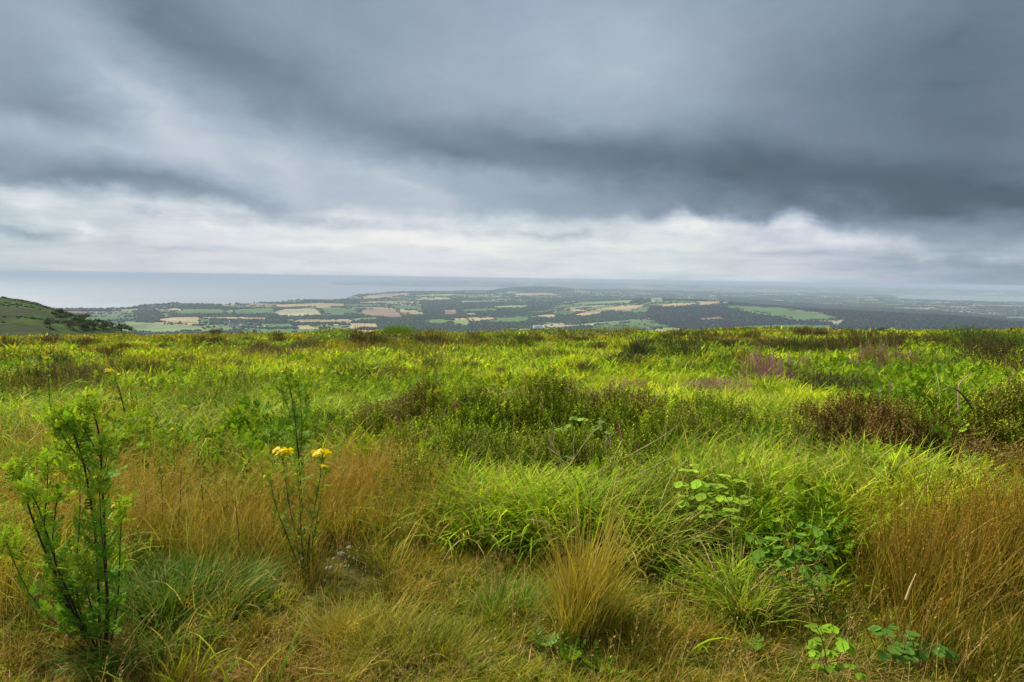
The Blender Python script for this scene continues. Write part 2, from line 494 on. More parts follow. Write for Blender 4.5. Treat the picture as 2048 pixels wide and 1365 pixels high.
# coast on the left, as distance from the camera for each bearing
CO = [(-200, 615), (0, 618), (120, 622), (260, 621), (285, 616), (345, 611), (470, 611), (540, 609), (590, 604), (680, 603), (700, 597), (735, 590), (830, 586),
      (900, 585.5), (990, 584.5), (1003, 580), (1020, 575.5)]
co_a = np.array([az_of(a, b) for a, b in CO])
co_d = np.array([268 / horiz_tan(a, b) for a, b in CO])
RG = [(1060, 607, 6800), (1150, 603, 6500), (1300, 597, 6200), (1400, 598, 5800), (1500, 607, 5400), (1600, 615, 5100), (1700, 620, 4900), (1900, 630, 4400), (2048, 643, 4000), (2300, 662, 3600)]
rg_a = np.array([az_of(a, b) for a, b, c in RG]); rg_d = np.array([c for a, b, c in RG], float)
rg_z = np.array([1.6 - c * horiz_tan(a, b) - 11 for a, b, c in RG])
SEA = -302.0
def land_z(x, y):
    Dd, a = np.hypot(x, y), np.arctan2(x, y)
    z = profile(Dd)
    far = smooth(3000, 5000, Dd)
    z = z + far * (fbm(x / 1500 + 7, y / 1500, 61, 3) - .5) * 34
    z = z + far * (fbm(x / 420, y / 420, 67, 2) - .5) * 8
    # wooded ridge on the right
    rd, rz = np.interp(a, rg_a, rg_d), np.interp(a, rg_a, rg_z)
    w = np.where(Dd < rd, 1 - smooth(0, 2300, rd - Dd), 1 - smooth(0, 1300, Dd - rd)) * smooth(az_of(930), az_of(1180), a)
    z = z + (np.maximum(rz, z) - z) * w
    # low headland hill in the middle distance
    d = px_dir(1075, 578); hx, hy = d[0] / d[1] * 13500, 13500
    z = z + 62 * np.exp(-(((x - hx) / 760) ** 4 + ((y - hy) / 1500) ** 2)) + 30 * np.exp(-(((x - hx - 900) / 1300) ** 2 + ((y - hy) / 1500) ** 2))
    # coast
    cd = np.interp(a, co_a, co_d) * (1 + .02 * (fbm(a * 60, a * 0, 71, 3) - .5))
    open_ = smooth(az_of(1012), az_of(1035), a)
    cd = cd * (1 - open_) + 90000 * open_
    z = np.where(Dd > cd - 260, z + (np.minimum(z, SEA + 20) - z) * smooth(cd - 260, cd - 30, Dd), z)
    z = np.where(Dd > cd - 30, SEA - 12, z)
    # opposite shore of the bay, 20-30 km off
    fs = smooth(az_of(560), az_of(900), a) * smooth(20500, 24000, Dd)
    z = np.where(Dd > 20000, np.maximum(z, SEA - 12 + fs * (150 + 70 * (fbm(a * 9, a * 0 + 3, 77, 3) - .5))), z)
    # inlet on the right
    bay = smooth(az_of(1700), az_of(1900), a) * smooth(11500, 13500, Dd) * (1 - smooth(19000, 23500, Dd))
    z = z + (SEA - 15 - z) * smooth(.3, .6, bay)
    # middle shore bay behind the headland
    b2 = smooth(az_of(1100), az_of(1130), a) * (1 - smooth(az_of(1170), az_of(1230), a)) * smooth(15500, 17000, Dd) * (1 - smooth(19500, 21500, Dd))
    z = z + (SEA - 15 - z) * smooth(.4, .7, b2)
    return z

TAN, PALE, GRN, YGR, LGR, BRN, OLV = (.31, .24, .12), (.30, .28, .16), (.075, .135, .040), (.17, .24, .06), (.15, .20, .075), (.19, .135, .085), (.09, .12, .042)
FIELDS = [
    (LGR, [(229, 646), (300, 645), (400, 651), (412, 662), (240, 666)]), (TAN, [(296, 645), (400, 646.5), (404, 652), (330, 649)]),
    (TAN, [(306, 641), (345, 635), (398, 634), (398, 645), (330, 644)]), (TAN, [(400, 634), (533, 636), (533, 640), (404, 638)]),
    (GRN, [(345, 626), (372, 618), (445, 619), (450, 628), (360, 629)]), (TAN, [(321, 620), (350, 617), (368, 619), (350, 624)]),
    (GRN, [(467, 620), (545, 616), (552, 628), (470, 629)]), (TAN, [(543, 611), (640, 606), (690, 608), (690, 613), (560, 616)]),
    (PALE, [(547, 624), (572, 618), (632, 618), (645, 631), (560, 633)]), (GRN, [(640, 616), (700, 615), (722, 628), (650, 629)]),
    (GRN, [(520, 648), (580, 648), (590, 655), (524, 657)]), (LGR, [(402, 651), (432, 649), (440, 654), (410, 656)]),
    (TAN, [(588, 641), (640, 639), (712, 642), (700, 646), (600, 647)]), (TAN, [(590, 652), (700, 646.5), (752, 647), (757, 657), (600, 659)]),
    (GRN, [(620, 652), (700, 650), (700, 655), (630, 656)]),
    (BRN, [(722, 620), (797, 620), (805, 637), (728, 632)]), (TAN, [(667, 614.5), (760, 615), (835, 622), (848, 629), (800, 627), (790, 620), (700, 618)]),
    (TAN, [(783, 616), (848, 626), (806, 631)]), (GRN, [(773, 611), (831, 612), (833, 620), (790, 618)]), (GRN, [(690, 608), (760, 609), (765, 613), (690, 613)]),
    (TAN, [(722, 596), (740, 590), (817, 586), (822, 590), (780, 595), (728, 600)]), (PALE, [(705, 606), (750, 603), (830, 603), (830, 607), (720, 608)]),
    (YGR, [(830, 590), (905, 588), (990, 589), (990, 593), (880, 594), (830, 594)]), (PALE, [(830, 598), (900, 596), (905, 600), (830, 602)]),
    (TAN, [(1033, 586), (1101, 586.5), (1132, 591), (1060, 593), (1028, 592)]), (YGR, [(1010, 584.5), (1050, 584), (1052, 587), (1012, 588)]),
    (YGR, [(905, 592), (960, 590), (1010, 592), (1000, 596), (905, 596)]), (PALE, [(920, 602), (1000, 602), (1000, 605), (925, 606)]),
    (YGR, [(988, 613), (1026, 611), (1062, 610), (1050, 616), (990, 617)]), (GRN, [(920, 620), (985, 616), (1000, 621), (930, 624)]),
    (BRN, [(888, 620), (912, 620), (914, 630), (890, 630)]), (PALE, [(933, 627), (950, 627), (953, 631), (934, 631)]),
    (TAN, [(943, 638), (975, 635), (993, 636), (992, 641), (948, 642)]), (GRN, [(992, 636), (1056, 633), (1062, 640), (1040, 645), (975, 645)]),
    (GRN, [(845, 642), (897, 640), (896, 648), (860, 649)]), (LGR, [(906, 641), (934, 639), (938, 650), (908, 651)]),
    (GRN, [(1105, 624), (1135, 621), (1153, 624), (1145, 630), (1108, 629)]), (TAN, [(1068, 632), (1105, 629), (1117, 634), (1080, 636)]),
    (TAN, [(1147, 630), (1197, 618), (1231, 612), (1300, 610), (1262, 622), (1215, 622), (1190, 629), (1165, 633)]), (GRN, [(1163, 620), (1232, 609), (1240, 612), (1175, 621)]),
    (LGR, [(1140, 608), (1170, 604), (1268, 600), (1258, 607), (1150, 611)]), (PALE, [(1122, 605), (1170, 601), (1180, 603), (1130, 607)]),
    (LGR, [(1091, 657), (1140, 651), (1211, 644), (1285, 638), (1276, 644), (1210, 648), (1120, 658)]), (GRN, [(1185, 655), (1282, 650), (1315, 659), (1230, 664), (1180, 660)]),
    (PALE, [(1115, 654), (1150, 649), (1208, 645), (1205, 649), (1130, 656)]), (GRN, [(998, 658), (1035, 656), (1038, 661), (1000, 662)]),
    (TAN, [(1320, 608), (1391, 606), (1395, 610), (1325, 614)]), (TAN, [(1395, 603), (1440, 603), (1440, 609), (1400, 610)]),
    (YGR, [(1300, 596), (1324, 595), (1326, 606), (1302, 608)]), (GRN, [(1446, 612), (1500, 612), (1647, 628), (1680, 637), (1592, 642), (1585, 636), (1482, 619)]),
    (GRN, [(1486, 653), (1580, 650), (1661, 651), (1661, 658), (1493, 661)]), (TAN, [(1310, 660), (1360, 657), (1366, 662), (1312, 664)]),
    (BRN, [(1400, 637), (1440, 634), (1446, 639), (1405, 641)]), (PALE, [(1640, 592), (1690, 592), (1692, 594), (1642, 595)]),
    (PALE, [(1700, 594), (1745, 594), (1748, 597), (1704, 597)]), (TAN, [(1940, 610), (2060, 611), (2060, 614), (1942, 613)]),
    (PALE, [(1830, 616), (1868, 615), (1875, 618), (1835, 619)]), (LGR, [(2010, 634), (2070, 634), (2070, 639), (2012, 638)]),
]
WOODS = [[(1300, 614), (1446, 613), (1482, 622), (1585, 640), (1660, 645), (1700, 664), (1380, 664), (1320, 648), (1290, 632)],
         [(1430, 590), (1520, 600), (1700, 613), (1900, 624), (2100, 642), (2100, 680), (1660, 664), (1690, 640), (1640, 626), (1560, 615), (1440, 606)],
         [(1140, 636), (1300, 626), (1300, 636), (1140, 650)], [(960, 590), (1000, 571), (1140, 575), (1150, 584), (1090, 585), (1010, 583)],
         [(840, 600), (920, 598), (1000, 606), (1300, 596), (1260, 601), (1120, 606), (1100, 620), (940, 636), (850, 640)],
         [(265, 622), (310, 618), (330, 632), (330, 645), (270, 645)], [(750, 632), (850, 630), (850, 650), (760, 650)], [(940, 645), (1090, 640), (1080, 662), (930, 662)],
         [(335, 630), (560, 628), (560, 634), (335, 635)], [(420, 637), (560, 640), (590, 645), (590, 652), (420, 649)]]
def cells(x, y, s=330., seed=5):
    th = .5
    xr = (x * math.cos(th) + y * math.sin(th)) / (s * 1.5) + (fbm(x / 900, y / 900, 81, 2) - .5) * 1.2
    yr = (-x * math.sin(th) + y * math.cos(th)) / s + (fbm(x / 900, y / 900, 83, 2) - .5) * 1.2
    xi, yi = np.floor(xr), np.floor(yr)
    f1 = np.full(x.shape, 9.); f2 = f1.copy(); idv = np.zeros(x.shape)
    for dx in (-1, 0, 1):
        for dy in (-1, 0, 1):
            cx_, cy_ = xi + dx, yi + dy
            jx, jy = cx_ + .15 + .7 * hash2(cx_, cy_, seed), cy_ + .15 + .7 * hash2(cx_, cy_, seed + 1)
            d = np.maximum(np.abs(jx - xr), np.abs(jy - yr)) + .15 * np.hypot(jx - xr, jy - yr)
            idn = hash2(cx_, cy_, seed + 2)
            nw = d < f1
            f2 = np.where(nw, f1, np.minimum(f2, d)); idv = np.where(nw, idn, idv); f1 = np.where(nw, d, f1)
    return idv, f2 - f1
def is_wood(px, py, idv, n):
    w = np.zeros(px.shape, bool)
    for pl in WOODS: w |= inpoly(px, py, pl)
    return w | (idv < .36 + .5 * (n - .5)) 
def land_c(x, y, z):
    px, py = to_px(np.stack([x, y, z], -1))
    idv, e = cells(x, y)
    n = fbm(x / 1700, y / 1700, 91, 3)
    fine = fbm(x / 60, y / 60, 93, 3)[..., None]
    pal = np.array([GRN, TAN, GRN, LGR, OLV, PALE, GRN, YGR, BRN, GRN])
    c = pal[np.clip(((idv * 7.31) % 1 * 10).astype(int), 0, 9)] * (.7 + .5 * ((idv * 31.7) % 1)[..., None])
    wc = np.array([.024, .044, .018])
    wood = is_wood(px, py, idv, n)
    c = np.where((wood | (e < .05))[..., None], wc, c)
    Dd = np.hypot(x, y)
    m = (Dd > 2600) & (Dd < 16000)
    for fc, pl in FIELDS:
        s = m & inpoly(px, py, pl)
        c = np.where(s[..., None], np.array(fc) * (.72 + .5 * ((idv * 13.7) % 1))[..., None], c)
    c = c * (.8 + .4 * fine) * .9
    c = np.where((z < SEA + 14)[..., None], np.array([.3, .27, .2]), c)
    return c
M_LAND = mat_leaf('farmland', 0, .95, .05, .12, .004)
az_far = np.linspace(math.radians(-47), math.radians(47), 1350)
rr_far = np.concatenate([np.geomspace(380, 2700, 50), np.geomspace(2740, 16000, 560), np.geomspace(16100, 42000, 90)])
polar_mesh(az_far, rr_far, land_z, 'farmland', M_LAND, land_c)

# ---------------------------------------------------------------- sea
def mat_sea():
    m = bpy.data.materials.new('sea_water'); m.use_nodes = True
    t = NT(m.node_tree); bs = m.node_tree.nodes['Principled BSDF']
    g = t.n('ShaderNodeTexCoord').outputs['Object']
    n1 = t.noise(t.mapping(g, scale=(1, 2.5, 1)), .00035, 4, .6).outputs[0]
    t.put(bs.inputs['Base Color'], t.ramp(n1, [(.35, (.15, .175, .20, 1)), (.65, (.21, .235, .25, 1))]))
    bs.inputs['Roughness'].default_value = .42
    bs.inputs['Specular IOR Level'].default_value = .5
    n2 = t.noise(g, .05, 4, .7).outputs[0]
    bp = t.n('ShaderNodeBump'); bp.inputs['Strength'].default_value = .5; bp.inputs['Distance'].default_value = 3
    t.put(bp.inputs['Height'], n2); t.put(bs.inputs['Normal'], bp.outputs[0])
    return m
g = Geo()
th = np.linspace(0, 2 * math.pi, 129)[:-1]
rings = np.array([1500., 6000, 20000, 60000])
V = np.concatenate([np.stack([r * np.sin(th), r * np.cos(th), np.full(128, SEA)], -1) for r in rings] + [[[0, 0, SEA]]])
Q, T = [], []
for k in range(3):
    for i in range(128):
        j = (i + 1) % 128
        Q.append((k * 128 + j, k * 128 + i, (k + 1) * 128 + i, (k + 1) * 128 + j))
for i in range(128):
    T.append(((i + 1) % 128, 512, i))
g.add(V, T=T, Q=Q)
tag(g.build('sea', mat_sea()), kind='structure')

# ================================================================ templates
def ico(sub=0):
    t = (1 + 5 ** .5) / 2
    V = [(-1, t, 0), (1, t, 0), (-1, -t, 0), (1, -t, 0), (0, -1, t), (0, 1, t), (0, -1, -t), (0, 1, -t), (t, 0, -1), (t, 0, 1), (-t, 0, -1), (-t, 0, 1)]
    Fc = [(0, 11, 5), (0, 5, 1), (0, 1, 7), (0, 7, 10), (0, 10, 11), (1, 5, 9), (5, 11, 4), (11, 10, 2), (10, 7, 6), (7, 1, 8),
          (3, 9, 4), (3, 4, 2), (3, 2, 6), (3, 6, 8), (3, 8, 9), (4, 9, 5), (2, 4, 11), (6, 2, 10), (8, 6, 7), (9, 8, 1)]
    V = [np.array(v, float) / math.sqrt(1 + t * t) for v in V]
    for _ in range(sub):
        cache, nf = {}, []
        def mid(a, b_):
            k = (min(a, b_), max(a, b_))
            if k not in cache:
                v = V[a] + V[b_]; V.append(v / np.linalg.norm(v)); cache[k] = len(V) - 1
            return cache[k]
        for a, b_, c in Fc:
            ab, bc, ca = mid(a, b_), mid(b_, c), mid(c, a)
            nf += [(a, ab, ca), (b_, bc, ab), (c, ca, bc), (ab, bc, ca)]
        Fc = nf
    return np.array(V), np.array(Fc)

def frames(az, tilt, roll=None):
    """rotation matrices whose local Z leans by tilt towards bearing az, spun by roll"""
    az, tilt = np.asarray(az, float), np.asarray(tilt, float)
    roll = np.zeros_like(az) if roll is None else roll
    z = np.stack([np.sin(az) * np.sin(tilt), np.cos(az) * np.sin(tilt), np.cos(tilt)], -1)
    x = np.stack([np.cos(az), -np.sin(az), np.zeros_like(az)], -1)
    y = np.cross(z, x)
    c, s_ = np.cos(roll)[:, None], np.sin(roll)[:, None]
    X, Y = x * c + y * s_, -x * s_ + y * c
    return np.stack([X, Y, z], -1)

def inst(g, tV, pos, Rm, scale, col, T=None, Q=None, tcol=None, jitter=0.0):
    """add N placed copies of a template (many small faces) to one mesh"""
    N, K = len(pos), len(tV)
    if N == 0: return
    scale = np.asarray(scale, float)
    if scale.ndim == 1: scale = scale[:, None]
    loc = tV[None] * scale[:, None, :]
    if jitter: loc = loc * (1 + (RNG.random((N, K, 1)) - .5) * 2 * jitter)
    V = np.einsum('nij,nkj->nki', Rm, loc) + np.asarray(pos)[:, None, :]
    cc = np.broadcast_to(np.asarray(col, np.float32)[:, None, :], (N, K, 3))
    if tcol is not None: cc = cc * tcol[None]
    off = (np.arange(N) * K)[:, None, None]
    g.add(V, T=(np.asarray(T)[None] + off) if T is not None else None, Q=(np.asarray(Q)[None] + off) if Q is not None else None, col=cc.reshape(-1, 3))

def blades(g, root, L, w, az, th0, bend, col, tip=None, S=4, twist=None):
    N = len(root)
    if N == 0: return
    tip = col if tip is None else tip
    h = np.stack([np.sin(az), np.cos(az)], -1)
    sa = az + math.pi / 2 + (RNG.normal(0, .7, N) if twist is None else twist)
    side = np.stack([np.sin(sa), np.cos(sa), np.zeros(N)], -1)
    wp = np.array([.65, 1, .95, .75, .45, 0])
    prof = np.interp(np.linspace(0, 1, S + 1), np.linspace(0, 1, 6), wp)
    P = root.astype(float).copy()
    V = np.empty((N, 2 * S + 1, 3), np.float32); Cc = np.empty((N, 2 * S + 1, 3), np.float32)
    for k in range(S + 1):
        t = k / S
        c = col + (tip - col) * t ** 1.5
        if k < S:
            V[:, 2 * k] = P - side * (w * prof[k] / 2)[:, None]
            V[:, 2 * k + 1] = P + side * (w * prof[k] / 2)[:, None]
            Cc[:, 2 * k] = Cc[:, 2 * k + 1] = c
            th_ = th0 + bend * ((k + .5) / S) ** 1.3
            P[:, :2] += h * (np.sin(th_) * L / S)[:, None]
            P[:, 2] += np.cos(th_) * L / S
        else:
            V[:, 2 * S] = P; Cc[:, 2 * S] = c
    off = (np.arange(N) * (2 * S + 1))[:, None, None]
    Q = np.array([(2 * k, 2 * k + 1, 2 * k + 3, 2 * k + 2) for k in range(S - 1)])
    T = np.array([(2 * S - 2, 2 * S - 1, 2 * S)])
    g.add(V, T=T[None] + off, Q=Q[None] + off, col=Cc.reshape(-1, 3))

def tube(g, pts, r0, r1, col, n=6, smooth_path=True, knobs=0.0):
    pts = np.asarray(pts, float)
    if smooth_path and len(pts) > 2:
        t = np.arange(len(pts)); tt = np.linspace(0, len(pts) - 1, (len(pts) - 1) * 4 + 1)
        q = np.stack([np.interp(tt, t, pts[:, i]) for i in range(3)], -1)
        q[1:-1] = (q[:-2] + 2 * q[1:-1] + q[2:]) / 4
        pts = q
    m_ = len(pts)
    d = np.gradient(pts, axis=0); d /= np.linalg.norm(d, axis=1, keepdims=True) + 1e-9
    ref = np.array([.31, .9, .2])
    a = np.cross(d, ref); a /= np.linalg.norm(a, axis=1, keepdims=True) + 1e-9
    b_ = np.cross(d, a)
    r = np.linspace(r0, r1, m_) * (1 + knobs * RNG.normal(0, 1, m_))
    an = np.linspace(0, 2 * math.pi, n + 1)[:-1]
    V = pts[:, None] + r[:, None, None] * (np.cos(an)[None, :, None] * a[:, None] + np.sin(an)[None, :, None] * b_[:, None])
    Q = []
    for i in range(m_ - 1):
        for j in range(n):
            k = (j + 1) % n
            Q.append((i * n + j, i * n + k, (i + 1) * n + k, (i + 1) * n + j))
    V = np.concatenate([V.reshape(-1, 3), pts[-1:]])
    T = [((m_ - 1) * n + j, (m_ - 1) * n + (j + 1) % n, m_ * n) for j in range(n)]
    g.add(V, T=T, Q=Q, col=col)
    return pts

def vary(col, n, dv=.18, dh=.06):
    c = np.asarray(col, float)[None] * np.exp(RNG.normal(0, dv, (n, 1)))
    return np.clip(c * np.exp(RNG.normal(0, dh, (n, 3))), .002, .9)

# ================================================================ woods and hedges of the lowland
def far_points(N, d0, d1, a0=-44, a1=44):
    a = np.radians(RNG.uniform(a0, a1, N)); d = np.exp(RNG.uniform(math.log(d0), math.log(d1), N))
    x, y = d * np.sin(a), d * np.cos(a)
    return x, y, land_z(x, y), d
M_TREE = mat_leaf('tree_foliage', 0, .9, .1, .3, .15)
def build_woods():
    x, y, z, d = far_points(330000, 2750, 17000)
    px, py = to_px(np.stack([x, y, z], -1))
    ok = z > SEA + 16
    idv, e = cells(x, y); n = fbm(x / 1700, y / 1700, 91, 3)
    wood = is_wood(px, py, idv, n)
    infield = np.zeros(px.shape, bool); edge = np.zeros(px.shape, bool)
    for fc, pl in FIELDS:
        infield |= inpoly(px, py, pl)
        for i in range(len(pl)):
            ax, ay = pl[i]; bx, by = pl[(i + 1) % len(pl)]
            L2 = (bx - ax) ** 2 + (by - ay) ** 2
            t = np.clip(((px - ax) * (bx - ax) + (py - ay) * (by - ay)) / L2, 0, 1)
            dd = np.hypot((px - ax - t * (bx - ax)), (py - ay - t * (by - ay)) * 1.6)
            edge |= dd < .9
    u = RNG.random(len(x)); clump = fbm(x / 70, y / 70, 101, 2)
    keep = ok & ((wood & ~infield & (u < .55)) | (edge & (clump > .52) & (u < .6)) | (~wood & ~infield & (e < .10) & (clump > .42) & (u < .9)) | (~wood & ~infield & (u < .012)) )
    x, y, z, d, clump = x[keep], y[keep], z[keep], d[keep], clump[keep]
    r = np.maximum(RNG.uniform(3.5, 7.5, len(x)), d * .00115 * RNG.uniform(.7, 1.3, len(x)))
    hgt = np.where(d > 6000, 6.5, r * .72) * RNG.uniform(.7, 1.3, len(x))
    pos = np.stack([x, y, z + hgt * .6], -1)
    col = vary((.026, .050, .016), len(x), .35, .12)
    px, py = to_px(pos); pine = inpoly(px, py, WOODS[1]) | inpoly(px, py, WOODS[0])
    col = np.where(pine[:, None], col * np.array([.3, .33, .45]), col)
    g = Geo()
    V, T = ico(0)
    inst(g, V, pos, frames(RNG.uniform(0, 6.28, len(x)), np.zeros(len(x))), np.stack([r, r, hgt], -1), col, T=T, jitter=.28)
    print('woods', len(x))
    tag(g.build('woodland', M_TREE, smooth_=True), kind='stuff')
build_woods()

def leafy_crown(g, c, r, n, col, leaf, squash=.85):
    """a crown of many small leaf clumps spread through a lumpy volume"""
    lob = RNG.normal(0, .42, (9, 3)); lob[:, 2] = np.abs(lob[:, 2]) * .8 - .15
    k = RNG.integers(0, 9, n)
    v = RNG.normal(0, 1, (n, 3)); v /= np.linalg.norm(v, axis=1, keepdims=True)
    p = lob[k] + v * (RNG.random((n, 1)) ** .4) * .52
    p[:, 2] *= squash
    p = np.asarray(c) + p * np.asarray(r)
    tV = np.array([(-.5, 0, -.5), (.5, .12, -.5), (.5, 0, .5), (-.5, -.1, .5)])
    cc = vary(col, n, .3, .08)
    inst(g, tV, p, frames(RNG.uniform(0, 6.28, n), RNG.uniform(0, 3.14, n), RNG.uniform(0, 6.28, n)), leaf * RNG.uniform(.6, 1.4, n), cc, Q=[(0, 1, 2, 3)])

M_BARK = mat_leaf('bark', 0, .95, .1, .3, 3)
M_LEAFT = mat_leaf('tree_leaves', .25, .7, .2)
def make_tree(label, group, h, col, n=900):
    t = thing('broadleaf_tree', (0, 0, 0), label, 'tree', group)
    g = Geo(); tube(g, [(0, 0, -.5), (.1, 0, h * .3), (0, .1, h * .7)], h * .035, h * .012, (.09, .07, .05))
    for i in range(4):
        a = i * 1.6 + .4
        tube(g, [(.05, 0, h * (.25 + .08 * i)), (math.sin(a) * h * .2, math.cos(a) * h * .2, h * (.5 + .08 * i))], h * .014, h * .005, (.09, .07, .05), 5)
    g.build('trunk', M_BARK, t)
    g = Geo(); leafy_crown(g, (0, 0, h * .42), (h * .5, h * .5, h * .4), n, col, h * .06)
    g.build('crown', M_LEAFT, t)
    return t

def land_hit(px, py, lo=2600, hi=18000):
    d = px_dir(px, py); t = np.linspace(lo, hi, 6000)
    P = CAM + t[:, None] * d
    b_ = P[:, 2] < land_z(P[:, 0], P[:, 1])
    i = int(np.argmax(b_)) if b_.any() else len(t) - 1
    p = P[i].copy(); p[2] = float(land_z(p[0:1], p[1:2])[0]); return p

def hill_hit(px, py):
    f = lambda x, y: np.maximum(hill_z(x, y), ground(x, y))
    return hit(px, py, f, 1100)

# scrub trees down the right flank of the hill
ONES = 'first second third fourth fifth sixth seventh eighth ninth tenth eleventh twelfth thirteenth fourteenth fifteenth sixteenth seventeenth eighteenth nineteenth'.split()
def ordinal(i):
    if i < 19: return ONES[i]
    t_, o_ = divmod(i + 1, 10)
    ten = ['', '', 'twent', 'thirt', 'fort', 'fift', 'sixt', 'sevent', 'eight'][t_]
    return ten + ('ieth' if o_ == 0 else 'y-' + ONES[o_ - 1])
protoH = make_tree('dark scrub tree on the lower right flank of the hill', 'scrub trees along the foot of the left hill', 4.0, (.05, .08, .022), 600)
spots = [(128, 634), (142, 636), (156, 637), (170, 640), (186, 643), (150, 646), (172, 652), (196, 650), (208, 654), (222, 656), (146, 659), (128, 650), (236, 659), (250, 661), (205, 662), (172, 661), (120, 630), (134, 641), (163, 643), (179, 647), (190, 657), (215, 650), (228, 661), (258, 666), (264, 663), (160, 652), (184, 658), (200, 646), (212, 660), (110, 634), (122, 642), (138, 654), (100, 655), (243, 665)]
spots.sort()
for i, (a, b_) in enumerate(spots):
    p = hill_hit(a, b_)
    o = protoH if i == 0 else copy_thing(protoH, p, RNG.uniform(0, 6.28), RNG.uniform(.5, 1.15))
    if i == 0: o.location = p
    o['label'] = 'dark scrub tree, ' + ordinal(i) + ' from the left along the flank of the left hill'

def hill_scrub():
    g = Geo(); n = 15000
    a = RNG.uniform(hu[0], hu[-1], n); d = RNG.uniform(200, 560, n); x, y = d * np.sin(a), d * np.cos(a); z = hill_z(x, y)
    k = fbm(x / 22, y / 40, 441, 3) + RNG.normal(0, .05, n) > .64; x, y, z = x[k], y[k], z[k]; n = len(x)
    V, T = ico(0); r = RNG.uniform(.4, 1.1, n)
    inst(g, V, np.stack([x, y, z + .1], -1), frames(RNG.uniform(0, 6, n), np.zeros(n)), np.stack([r, r, r * .6], -1), vary((.045, .085, .014), n, .3, .12), T=T, jitter=.3)
    tag(g.build('hill_scrub', M_TREE), kind='stuff')
hill_scrub()
# ---------------------------------------------------------------- houses
def flatmat(name, col, rough=.8, var=.12, vs=.8):
    m = bpy.data.materials.new(name); m.use_nodes = True
    t = NT(m.node_tree); bs = m.node_tree.nodes['Principled BSDF']
    g_ = t.n('ShaderNodeTexCoord').outputs['Object']
    nn = t.noise(g_, vs, 4).outputs[0]
    t.put(bs.inputs['Base Color'], t.mix(1.0, tuple(col) + (1,), t.ramp(nn, [(.3, 1 - var), (.7, 1 + var)]), 'MULTIPLY'))
    bs.inputs['Roughness'].default_value = rough
    return m
M_WHITE, M_SLATE, M_STONE, M_METAL, M_DARK = flatmat('white_render', (.78, .77, .73)), flatmat('slate', (.10, .11, .13)), flatmat('pale_stone', (.5, .47, .42)), flatmat('pale_metal', (.62, .65, .68)), flatmat('dark_opening', (.03, .035, .04))
def boxg(g, x0, x1, y0, y1, z0, z1):
    V = [(x, y, z) for z in (z0, z1) for y in (y0, y1) for x in (x0, x1)]
    g.add(V, Q=[(0, 2, 3, 1), (4, 5, 7, 6), (0, 1, 5, 4), (2, 6, 7, 3), (0, 4, 6, 2), (1, 3, 7, 5)])
def gable(g, hx, hy, z0, z1, ov=.4):
    X, Y = hx + ov, hy + ov
    V = [(-X, -Y, z0), (X, -Y, z0), (X, Y, z0), (-X, Y, z0), (-X, 0, z1), (X, 0, z1)]
    g.add(V, Q=[(0, 1, 5, 4), (2, 3, 4, 5), (0, 3, 2, 1)], T=[(0, 4, 3), (1, 2, 5)])
def make_house(label, group, hx=7, hy=4, h=5.5, rh=3.6, wallm=None, roofm=None):
    t = thing('house', (0, 0, 0), label, 'house', group)
    g = Geo(); boxg(g, -hx, hx, -hy, hy, -2, h); wl = g.build('wall', wallm or M_WHITE, t)
    for wx in (-4.2, 0, 4.2):
        g = Geo(); boxg(g, wx - .6, wx + .6, -hy - .05, -hy + .02, 2.0 if wx else 0, 3.5 if wx else 2.2); g.build('window' if wx else 'door', M_DARK, t)
    g = Geo(); gable(g, hx, hy, h + .01, h + rh); rf = g.build('roof', roofm or M_SLATE, t)
    g = Geo(); boxg(g, hx - 1.4, hx - .3, -.5, .5, h + rh * .5, h + rh + 1.4); g.build('chimney', M_WHITE, rf)
    return t
def place_houses(proto, pts, smin=.8, smax=1.2, lift=0.0, **kw):
    pts = sorted(pts)
    for i, (a, b_) in enumerate(pts):
        p = land_hit(a, b_)
        rz = RNG.uniform(-.9, .9)
        if i == 0:
            o = proto; proto.location = p; proto.rotation_euler = (0, 0, rz); lab = o['label']
        else: o = copy_thing(proto, p, rz, RNG.uniform(smin, smax))
        w_ = lab.split('@'); o['label'] = w_[0] + ordinal(i) + ' from the left ' + w_[1]
h1 = make_house('white slate roofed house, @in the nearest village', 'white houses of the nearest village', 7, 4)
place_houses(h1, [(452, 648), (462, 654), (473, 655), (484, 651), (492, 655), (498, 649), (505, 655), (511, 652), (517, 655), (488, 644), (440, 655), (532, 655), (478, 648)])
h2 = make_house('tiny white house, @along the sea shore', 'white houses along the coast on the left', 9, 5)
place_houses(h2, [(276, 621), (288, 619), (300, 617), (308, 615), (314, 619), (322, 614), (330, 616), (336, 613), (344, 612), (352, 613), (362, 612), (372, 612), (230, 622), (196, 626), (245, 627), (215, 630), (298, 622), (325, 621), (470, 611), (590, 606), (600, 605), (655, 604), (668, 603), (676, 604), (690, 603)], .9, 1.4)
h3 = make_house('pale far off house, @among the distant fields', 'pale houses scattered over the distant lowland', 14, 8, 8, 5)
place_houses(h3, [(1178, 586), (1186, 588), (1194, 586), (1202, 588), (1210, 586), (1222, 592), (1232, 594), (1245, 595), (1258, 594), (1014, 584), (1022, 585), (1030, 584), (1078, 580), (985, 590), (905, 590), (850, 592), (940, 594), (1380, 598), (1452, 607), (1455, 605), (960, 604), (1310, 604), (1290, 598)], .9, 1.5)
